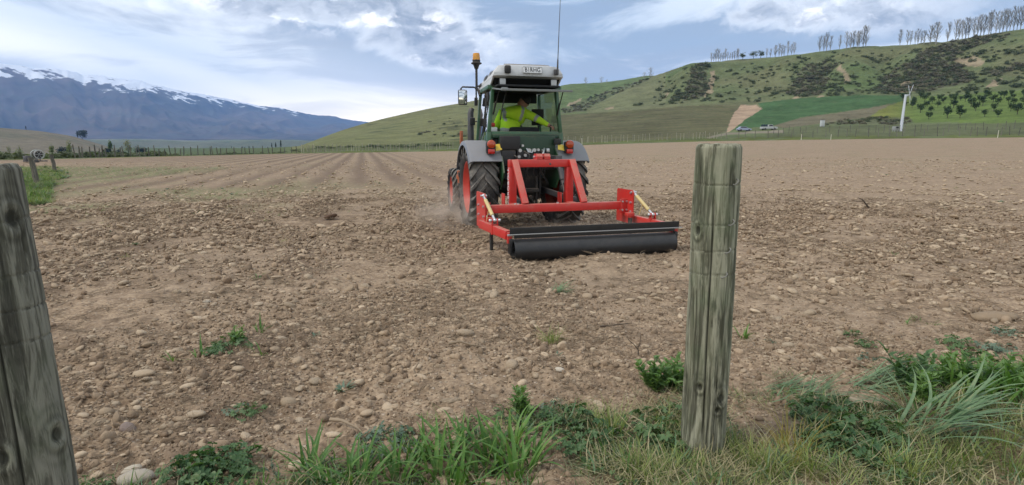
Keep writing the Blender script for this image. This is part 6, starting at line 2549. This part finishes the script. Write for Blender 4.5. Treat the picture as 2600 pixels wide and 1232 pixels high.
def lobed_leaf(b, c, nrm, up, r, lobes, rnd):
    """round pleated leaf on its stalk"""
    nrm = nrm.normalized(); u = up - nrm * up.dot(nrm)
    u.normalize(); w = nrm.cross(u)
    N = lobes * 4 + 1
    vs = [c - nrm * r * .12]; fs = []
    for k in range(N):
        a = -pi * .86 + 2 * pi * .86 * k / (N - 1)
        q = r * (.80 + .20 * cos(a * lobes / .86 * 1.0)) * (1 - .12 * abs(a) / pi)
        z = r * .16 * cos(k * pi / 2) * .6 + r * .10 * rnd.uniform(-1, 1)
        vs.append(c + u * q * cos(a) + w * q * sin(a) + nrm * z)
    fs = [(0, k, k + 1) for k in range(1, N)]
    b.add(vs, fs)


def broadleaf(name, mat, n, R_, h, leaf, seed, lobes=5):
    rnd = random.Random(seed); b = MB()
    for k in range(n):
        a = rnd.uniform(0, 2 * pi); q = R_ * sqrt(rnd.random())
        top = Vector((sin(a) * q, cos(a) * q, h * rnd.uniform(.25, 1.0) * (1 - .45 * q / R_)))
        base = Vector((sin(a) * q * .25, cos(a) * q * .25, -.005))
        s = leaf * rnd.uniform(.55, 1.2)
        nrm = Vector((sin(a) * .5 + rnd.gauss(0, .4), cos(a) * .5 + rnd.gauss(0, .4), 1))
        b.tube([base, base.lerp(top, .6) + Vector((0, 0, .01)), top], [.0018, .0015, .001], 4, cap=False)
        lobed_leaf(b, top, nrm, Vector((sin(a), cos(a), .1)), s, lobes, rnd)
    return raw_mesh(b, name, mat)


def leafy_stem(name, mat, nst, h, leaf, seed):
    """upright weed: stems set with narrow toothed leaves"""
    rnd = random.Random(seed); b = MB()
    for s in range(nst):
        a = rnd.uniform(0, 6.28); ln = rnd.uniform(.0, 1.1)
        base = Vector((rnd.uniform(-.02, .02), rnd.uniform(-.02, .02), -.01)); H = h * rnd.uniform(.5, 1.05)
        d = Vector((sin(a) * ln, cos(a) * ln, 1)).normalized()
        b.tube([base, base + d * H * .5, base + d * H], [.0026, .002, .001], 5, cap=False)
        m_ = int(12 * H / h) + 5
        for k in range(m_):
            t = .12 + .88 * k / m_
            p = base + d * H * t
            blade(b, p, rnd.uniform(0, 6.28), rnd.uniform(.5, 1.15), leaf * (1.1 - .5 * t) * rnd.uniform(.7, 1.2), leaf * .34, rnd.uniform(.2, .9), 4, .3)
    return raw_mesh(b, name, mat)


PL = {
    'cer': [tuft('grass_tuft', G_CER, 15, .26, .019, .05, .30, 1.25, 900 + k, 8) for k in range(3)],
    'cersmall': [tuft('grass_tuft', G_CER, 9, .17, .012, .03, .35, 1.1, 910 + k, 7) for k in range(2)],
    'blue': [swept_tuft('grass_tuft', G_BLUE, 26, .34, .012, .07, R(110), 920 + k, .55, 1.5) for k in range(2)],
    'bluelie': [swept_tuft('grass_tuft', G_BLUE, 46, .30, .0085, .09, R(105), 930 + k, 1.05, .6) for k in range(2)],
    'fine': [tuft('grass_tuft', G_FINE, 75, .15, .0032, .04, .32, 1.0, 940 + k, 5) for k in range(3)],
    'gold': [tuft('grass_tuft', G_GOLD, 80, .19, .0035, .06, .45, 1.0, 950 + k, 5) for k in range(2)],
    'mallow': [broadleaf('weed_plant', G_LEAF, 42, .13, .10, .026, 960 + k) for k in range(3)],
    'mallowgrey': [broadleaf('weed_plant', G_LEAF2, 34, .12, .07, .024, 970 + k) for k in range(2)],
    'rosette': [tuft('weed_plant', G_LEAF2, 22, .075, .016, .012, .75, .8, 980 + k, 4) for k in range(2)],
    'stem': [leafy_stem('weed_plant', G_STEM, 16, .20, .060, 990 + k) for k in range(3)],
    'thistle': [leafy_stem('weed_plant', G_LEAF, 5, .34, .085, 995)],
}


def put_plant(kind, px_, py_, s, label, cat='grass', group=None, rz=None, seed=0, flat=1.0):
    rnd = random.Random(int(px_ * 7 + py_ * 13 + seed))
    gx, gy = ground_at(px_, py_)
    name = 'grass_tuft' if cat == 'grass' else 'weed_plant'
    o = mobj(name, rnd.choice(PL[kind]))
    o.location = (gx, gy, gz1(gx, gy) - .004)
    o.rotation_euler = (rnd.gauss(0, .06), rnd.gauss(0, .06), rnd.uniform(0, 6.28) if rz is None else rz)
    o.scale = (s, s, s * flat)
    tag(o, label, cat, group)
    return o


GC = 'cereal tufts along the fence line'
for (x, y, s) in ((785, 1205, .85), (838, 1235, .8), (880, 1228, 1.0), (925, 1190, .75), (905, 1240, 1.0), (1000, 1225, .9), (1030, 1195, .95), (1075, 1160, .85), (1110, 1215, 1.05), (1150, 1165, 1.0), (1185, 1140, .85), (1215, 1210, 1.1), (1255, 1180, 1.1), (1295, 1150, .95), (1310, 1215, 1.05), (1345, 1185, .9), (1160, 1245, 1.0)):
    put_plant('cer', x, y, s * .95, 'bright green broad-bladed cereal tuft along the fence line between the posts', group=GC)
put_plant('cersmall', 660, 850, .9, 'thin cereal blades sprouting behind the leafy weed clump')
put_plant('cersmall', 662, 912, .8, 'pale drooping cereal seedling beside the leafy weed clump')
put_plant('cersmall', 437, 925, .7, 'small cereal seedling left of the leafy weed clump')
put_plant('cersmall', 510, 920, 1.0, 'yellowish cereal sprig in front of the leafy weed clump')
put_plant('cer', 1888, 852, .55, 'isolated bright grass tuft just past the tall post')
put_plant('fine', 1400, 868, 1.1, 'isolated spiky grey-green grass clump out on the soil')
put_plant('bluelie', 1405, 742, .9, 'uprooted grass lying on the rolled soil behind the roller', rz=R(40), flat=.8)
put_plant('cersmall', 652, 706, .9, 'flattened green sprig far out on the stony soil', flat=.6)
put_plant('fine', 1548, 1110, 1.25, 'upright yellow-green fine grass clump left of the tall post')
put_plant('fine', 1500, 1075, .8, 'smaller fine grass clump beside the upright yellow-green one')
put_plant('gold', 2015, 1150, 1.05, 'golden yellow grass clump among the mallow weeds')
put_plant('gold', 1990, 1195, .9, 'duller golden grass clump just below the bright golden one')
put_plant('blue', 2330, 1120, 1.35, 'big drooping blue-green grass with long arching blades', rz=R(-5))
put_plant('blue', 2395, 1085, 1.15, 'second arching blue-green grass joined to the big drooping one', rz=R(20))
put_plant('blue', 2310, 1075, 1.0, 'short curling blue-green grass behind the big drooping one', rz=R(200))
put_plant('bluelie', 2190, 985, 1.25, 'flattened blue-grey grass swath lying on stones', rz=R(10), flat=.75)
put_plant('bluelie', 2230, 965, 1.0, 'narrow end of the flattened blue-grey grass swath', rz=R(0), flat=.8)
put_plant('bluelie', 1975, 1000, .9, 'blue-grey grass lying in a low bank beyond the tall post', rz=R(5), flat=.7)
put_plant('bluelie', 2050, 1025, .8, 'blue-grey grass tuft between low bank and mallow weeds', rz=R(30), flat=.9)
put_plant('bluelie', 2110, 1190, .95, 'pale bent grass sweeping in front of the golden clump', rz=R(20), flat=.8)
for (x, y, s) in ((2420, 1010, .95), (2470, 1030, 1.0), (2520, 1045, 1.05), (2560, 1020, 1.0), (2600, 1050, 1.1), (2440, 970, .8), (2540, 985, .85)):
    put_plant('cer', x, y, s, 'dense dark green grass tuft behind the drooping blue-green grass', group='dense grass behind the drooping tuft')
# broad-leaved weeds
put_plant('mallow', 590, 905, .95, 'largest leafy green weed clump on the open stony soil', 'weed')
put_plant('mallow', 555, 915, .7, 'low side shoot of the largest weed clump', 'weed')
put_plant('stem', 600, 890, .6, 'upright shoots behind the largest weed clump', 'weed')
put_plant('rosette', 872, 985, 1.15, 'compact grey-green rosette weed alone on the soil', 'weed')
put_plant('mallow', 632, 1050, .62, 'small leafy weed beside half-buried stone', 'weed')
put_plant('mallowgrey', 600, 1045, .5, 'greyish little weed touching the small leafy weed', 'weed')
for (x, y, s) in ((540, 1210, 1.0), (500, 1225, .9), (590, 1190, .85), (560, 1235, 1.0), (470, 1235, .7)):
    put_plant('mallow', x, y, s, 'leafy clover-like weed in the mat between dark post and cereal grass', 'weed', 'weeds in the left mat')
put_plant('stem', 1665, 995, 1.0, 'bushy bright green weed leaning on the tall post', 'weed')
put_plant('stem', 1715, 985, 1.15, 'taller shoot of the bushy weed at the tall post', 'weed')
for (x, y, s) in ((1690, 1120, 1.1), (1655, 1085, .9), (1710, 1075, .9), (1645, 1140, .8), (1715, 1160, .8)):
    put_plant('mallow', x, y, s, 'dark mallow weed at the foot of the tall post', 'weed', 'mallow at the tall post')
for (x, y, s) in ((1450, 1085, .9), (1500, 1120, 1.0), (1420, 1070, .7), (1470, 1150, .9), (1345, 1075, .8), (1300, 1075, .7), (1540, 1165, .7)):
    put_plant('mallow', x, y, s, 'dark lobed weed between cereal grass and the tall post', 'weed', 'weeds between cereal and post')
put_plant('stem', 1330, 1065, .8, 'feathery green weed behind the cereal grass', 'weed')
put_plant('mallowgrey', 1415, 1045, .7, 'pale silvery weed at the edge of the bare soil', 'weed')
for (x, y, s) in ((950, 1140, .9), (985, 1120, .8), (1020, 1130, .7)):
    put_plant('mallowgrey', x, y, s, 'silvery grey weed behind the cereal tufts', 'weed', 'silvery weeds behind the cereal')
for (x, y, s) in ((2080, 1085, 1.0), (2130, 1110, 1.1), (2190, 1125, 1.1), (2150, 1160, 1.1), (2090, 1140, .9), (2230, 1150, 1.0), (2060, 1065, .8), (2250, 1190, 1.0), (2170, 1065, .7), (2120, 1050, .7)):
    put_plant('mallow', x, y, s, 'dark mallow weed in the bed beside the golden grass', 'weed', 'mallow bed by the golden grass')
put_plant('thistle', 2300, 985, 1.0, 'tall leafy thistle-like weed rising above the mallow bed', 'weed')
put_plant('thistle', 2320, 1010, .8, 'shorter leafy weed beside the tall thistle-like one', 'weed')
put_plant('stem', 2360, 1000, 1.0, 'bushy bright weed between thistle and dense grass', 'weed')
for (x, y, s) in ((2330, 812, .8), (2300, 818, .6), (2365, 820, .7)):
    put_plant('cersmall', x, y, s, 'low green sprigs in the isolated patch beyond the long pale slab', group='sprigs in the isolated patch', flat=.6)
put_plant('mallow', 2165, 850, .5, 'tiny round-leaved weed alone on the stony ground', 'weed')
put_plant('mallow', 2200, 880, .55, 'sprawling little weed beside the tiny round-leaved one', 'weed')
put_plant('mallowgrey', 2210, 915, .6, 'sparse grey weed below the sprawling little one', 'weed')
put_plant('mallowgrey', 1955, 862, .35, 'single pale grey-green sprout by the isolated bright tuft', 'weed')
put_plant('mallow', 2420, 870, .8, 'low dark weed patch near the right-hand soil bank', 'weed')
put_plant('mallow', 2480, 900, .9, 'low dark weed joining the soil bank patch', 'weed')
put_plant('mallowgrey', 2550, 850, .8, 'grey weed on the soil bank patch', 'weed')
put_plant('mallowgrey', 2530, 880, .9, 'broad grey weed on the soil bank patch below another', 'weed')
put_plant('rosette', 800, 858, .9, 'small bluish rosette weed behind the compact one', 'weed')
put_plant('rosette', 1410, 905, .8, 'tiny rosette weed below the spiky grass clump', 'weed')
put_plant('mallow', 345, 632, .35, 'tiny green weed far out on the stones', 'weed')


for (x, y, s_) in ((2400, 985, 1.1), (2450, 1010, 1.2), (2500, 990, 1.1), (2550, 1010, 1.2), (2590, 985, 1.1), (2350, 1045, 1.0)):
    put_plant('stem', x, y, s_, 'bushy bright weed growing through the dense dark green grass', 'weed', 'bushy weeds in the dense grass')
for (x, y, s_) in ((1900, 1195, 1.1), (1860, 1150, .9), (1950, 1225, 1.1), (2050, 1220, 1.1), (2380, 1200, 1.2), (2460, 1180, 1.1), (2540, 1150, 1.1), (2300, 1225, 1.2), (2580, 1220, 1.2), (1620, 1225, 1.1), (1700, 1230, 1.1), (1560, 1200, .9)):
    put_plant('fine', x, y, s_, 'fine yellow-green grass clump in the matted verge beyond the cereal tufts', group='fine grass clumps in the verge')


# the matted verge below the fence: blades and leaves past counting
def build_verge():
    rng = np.random.default_rng(21)
    rnd = random.Random(22)
    bx = [0, 200, 330, 450, 620, 700, 760, 900, 1050, 1200, 1330, 1450, 1600, 1700, 1850, 2000, 2150, 2250, 2400, 2600, 2900]
    by = [1300, 1222, 1240, 1185, 1190, 1215, 1160, 1140, 1105, 1085, 1045, 1050, 1040, 1000, 1005, 985, 980, 955, 930, 890, 860]
    kinds = []
    def litter(mat, n, L, w, seed, lean=1.25, droop=.35):
        r2 = random.Random(seed); b = MB()
        for _ in range(n):
            blade(b, (r2.uniform(-.05, .05), r2.uniform(-.05, .05), r2.uniform(-.004, .012)), r2.uniform(0, 6.28), r2.gauss(lean, .25), L * r2.uniform(.4, 1.1), w * r2.uniform(.6, 1.2), droop * r2.uniform(-.4, 1.6), 5, .2, r2.gauss(0, .8))
        return raw_mesh(b, 'litter', mat)
    kinds += [litter(G_DRY, 12, .12, .0032, 1), litter(G_DRY, 9, .16, .004, 2, 1.3), litter(G_OLIVE, 14, .11, .0038, 3, 1.1, .5), litter(G_OLIVE, 12, .13, .003, 4, .9, .8),
              litter(G_FINE, 12, .11, .0030, 5, .75, .9), litter(G_BLUE, 9, .14, .006, 6, 1.1, .6), litter(G_CER, 8, .12, .006, 7, .7, .8)]
    kinds += [broadleaf('leaf_litter', G_LEAF, 9, .06, .035, .014, 11), broadleaf('leaf_litter', G_LEAF2, 8, .06, .03, .013, 12)]
    W = np.array([.26, .16, .14, .10, .12, .06, .04, .08, .04])
    pos, rot, scl, idx = [], [], [], []
    n_try = 18000
    px = rng.uniform(-100, 3300, n_try)
    t = rng.random(n_try)
    yb = np.interp(px, bx, by)
    py = yb - 25 + t ** .8 * (1330 - yb + 25)
    G = np.array([ground_at(x, y) for x, y in zip(px, py)])
    v = fbm(G[:, 0] * 2.2, G[:, 1] * 2.2, 410, 3)
    p = np.clip(.26 + (py - yb) / 150.0, 0, 1) * (.50 + 1.0 * v)
    p = p * np.interp(px, [700, 1350, 1500, 2600], [.22, .40, .95, .95])
    ok = (rng.random(n_try) < p) & (G[:, 1] > .75)
    ok &= ~((px > 1560) & (px < 1640) & (py > 1060) & (py < 1110)) & ~((px > 2150) & (px < 2270) & (py > 1020) & (py < 1065))
    G = G[ok]; px = px[ok]; m = len(G)
    pos = np.stack([G[:, 0], G[:, 1], gz(G[:, 0], G[:, 1]) + .003], 1)
    rot = np.stack([rng.normal(0, .15, m), rng.normal(0, .15, m), rng.uniform(0, 6.28, m)], 1)
    scl = np.repeat(rng.uniform(.55, 1.15, m)[:, None], 3, 1)
    W2 = np.array([.16, .08, .10, .06, .05, .10, .10, .22, .13])
    iR = rng.choice(len(kinds), m, p=W / W.sum()); iL = rng.choice(len(kinds), m, p=W2 / W2.sum())
    idx = np.where(px < 1400, iL, iR)
    scatter('matted_grass', kinds, pos, rot, scl, idx, 'matted green and straw-coloured grass covering the fence line', 'grass')
    # sparse weeds sprouting across the field
    P_, R_, S_, I_ = [], [], [], []
    for _ in range(4200):
        r = rng.uniform(7, 34); a = R(rng.uniform(-50, 45))
        x, y = r * sin(a), r * cos(a)
        l = x * cos(ROW_AZ) - y * sin(ROW_AZ)
        w = float(sstep(10, 14, r) * sstep(27, 18, r) * sstep(3, -4, l)) * .9 + .05
        v = float(fbm(np.array([x * .35]), np.array([y * .35]), 77, 4)[0])
        if rng.random() > w * (.45 + 1.0 * v): continue
        P_.append((x, y, gz1(x, y))); R_.append((0, 0, rng.uniform(0, 6.28))); s = rng.uniform(.4, 1.0) * (1 + r * .02); S_.append((s, s, s * .8)); I_.append(rng.integers(0, 4))
    # the green corner by the slim posts
    for _ in range(2600):
        px_ = rng.uniform(50, 175); py_ = rng.uniform(432, 520)
        if px_ > np.interp(py_, [432, 450, 480, 520], [150, 172, 128, 120]) + rng.normal(0, 6): continue
        x, y = ground_at(px_, py_)
        P_.append((x, y, gz1(x, y))); R_.append((0, 0, rng.uniform(0, 6.28))); s = rng.uniform(1.2, 2.4); S_.append((s, s, s)); I_.append(rng.integers(0, 4))
    scatter('field_weeds', [kinds[6], kinds[4], kinds[3], PL['rosette'][0]], P_, R_, S_, I_, 'thin green weeds sprouting over the far tilled rows', 'weeds')


build_verge()

# ================================================================== DUST
def dust(name, c, size, dens, label, seed):
    b = MB(); b.ball((0, 0, 0), 1.0, 24, 14)
    m = bpy.data.materials.new('field_dust_' + str(seed)); m.use_nodes = True
    t = m.node_tree; t.nodes.clear(); g = NT(t)
    tc = g.n('ShaderNodeTexCoord').outputs['Object']
    n = g.noise(g.mapping(tc, loc=(seed, 0, 0)), 1.6, 4, .6, .6)
    ln = g.n('ShaderNodeVectorMath', operation='LENGTH'); g.put(ln.inputs[0], tc)
    fall = g.ramp(ln.outputs['Value'], 1.0, .15)
    d = g.math('MULTIPLY', g.math('MULTIPLY', g.ramp(n, .38, .72), fall), dens)
    pv = g.n('ShaderNodeVolumePrincipled'); pv.inputs['Color'].default_value = (.80, .70, .60, 1)
    g.put(pv.inputs['Density'], d)
    out = g.n('ShaderNodeOutputMaterial'); t.links.new(pv.outputs[0], out.inputs['Volume'])
    o = b.build(name, m, None)
    o.location = c; o.scale = size; o.rotation_euler = (0, 0, YAW)
    tag(o, label, 'dust', kind='stuff')


def tl(x, y, z):
    return (TR.location.x + x * cos(YAW) - y * sin(YAW), TR.location.y + x * sin(YAW) + y * cos(YAW), z)


dust('dust_cloud', tl(-1.0, .35, .22), (.8, 1.6, .45), 2.0, 'thin brown dust rising beside the left wheels', 3)
dust('dust_cloud', tl(.35, -2.2, .16), (1.35, .75, .30), .9, 'thin brown dust drifting around the roller', 8)
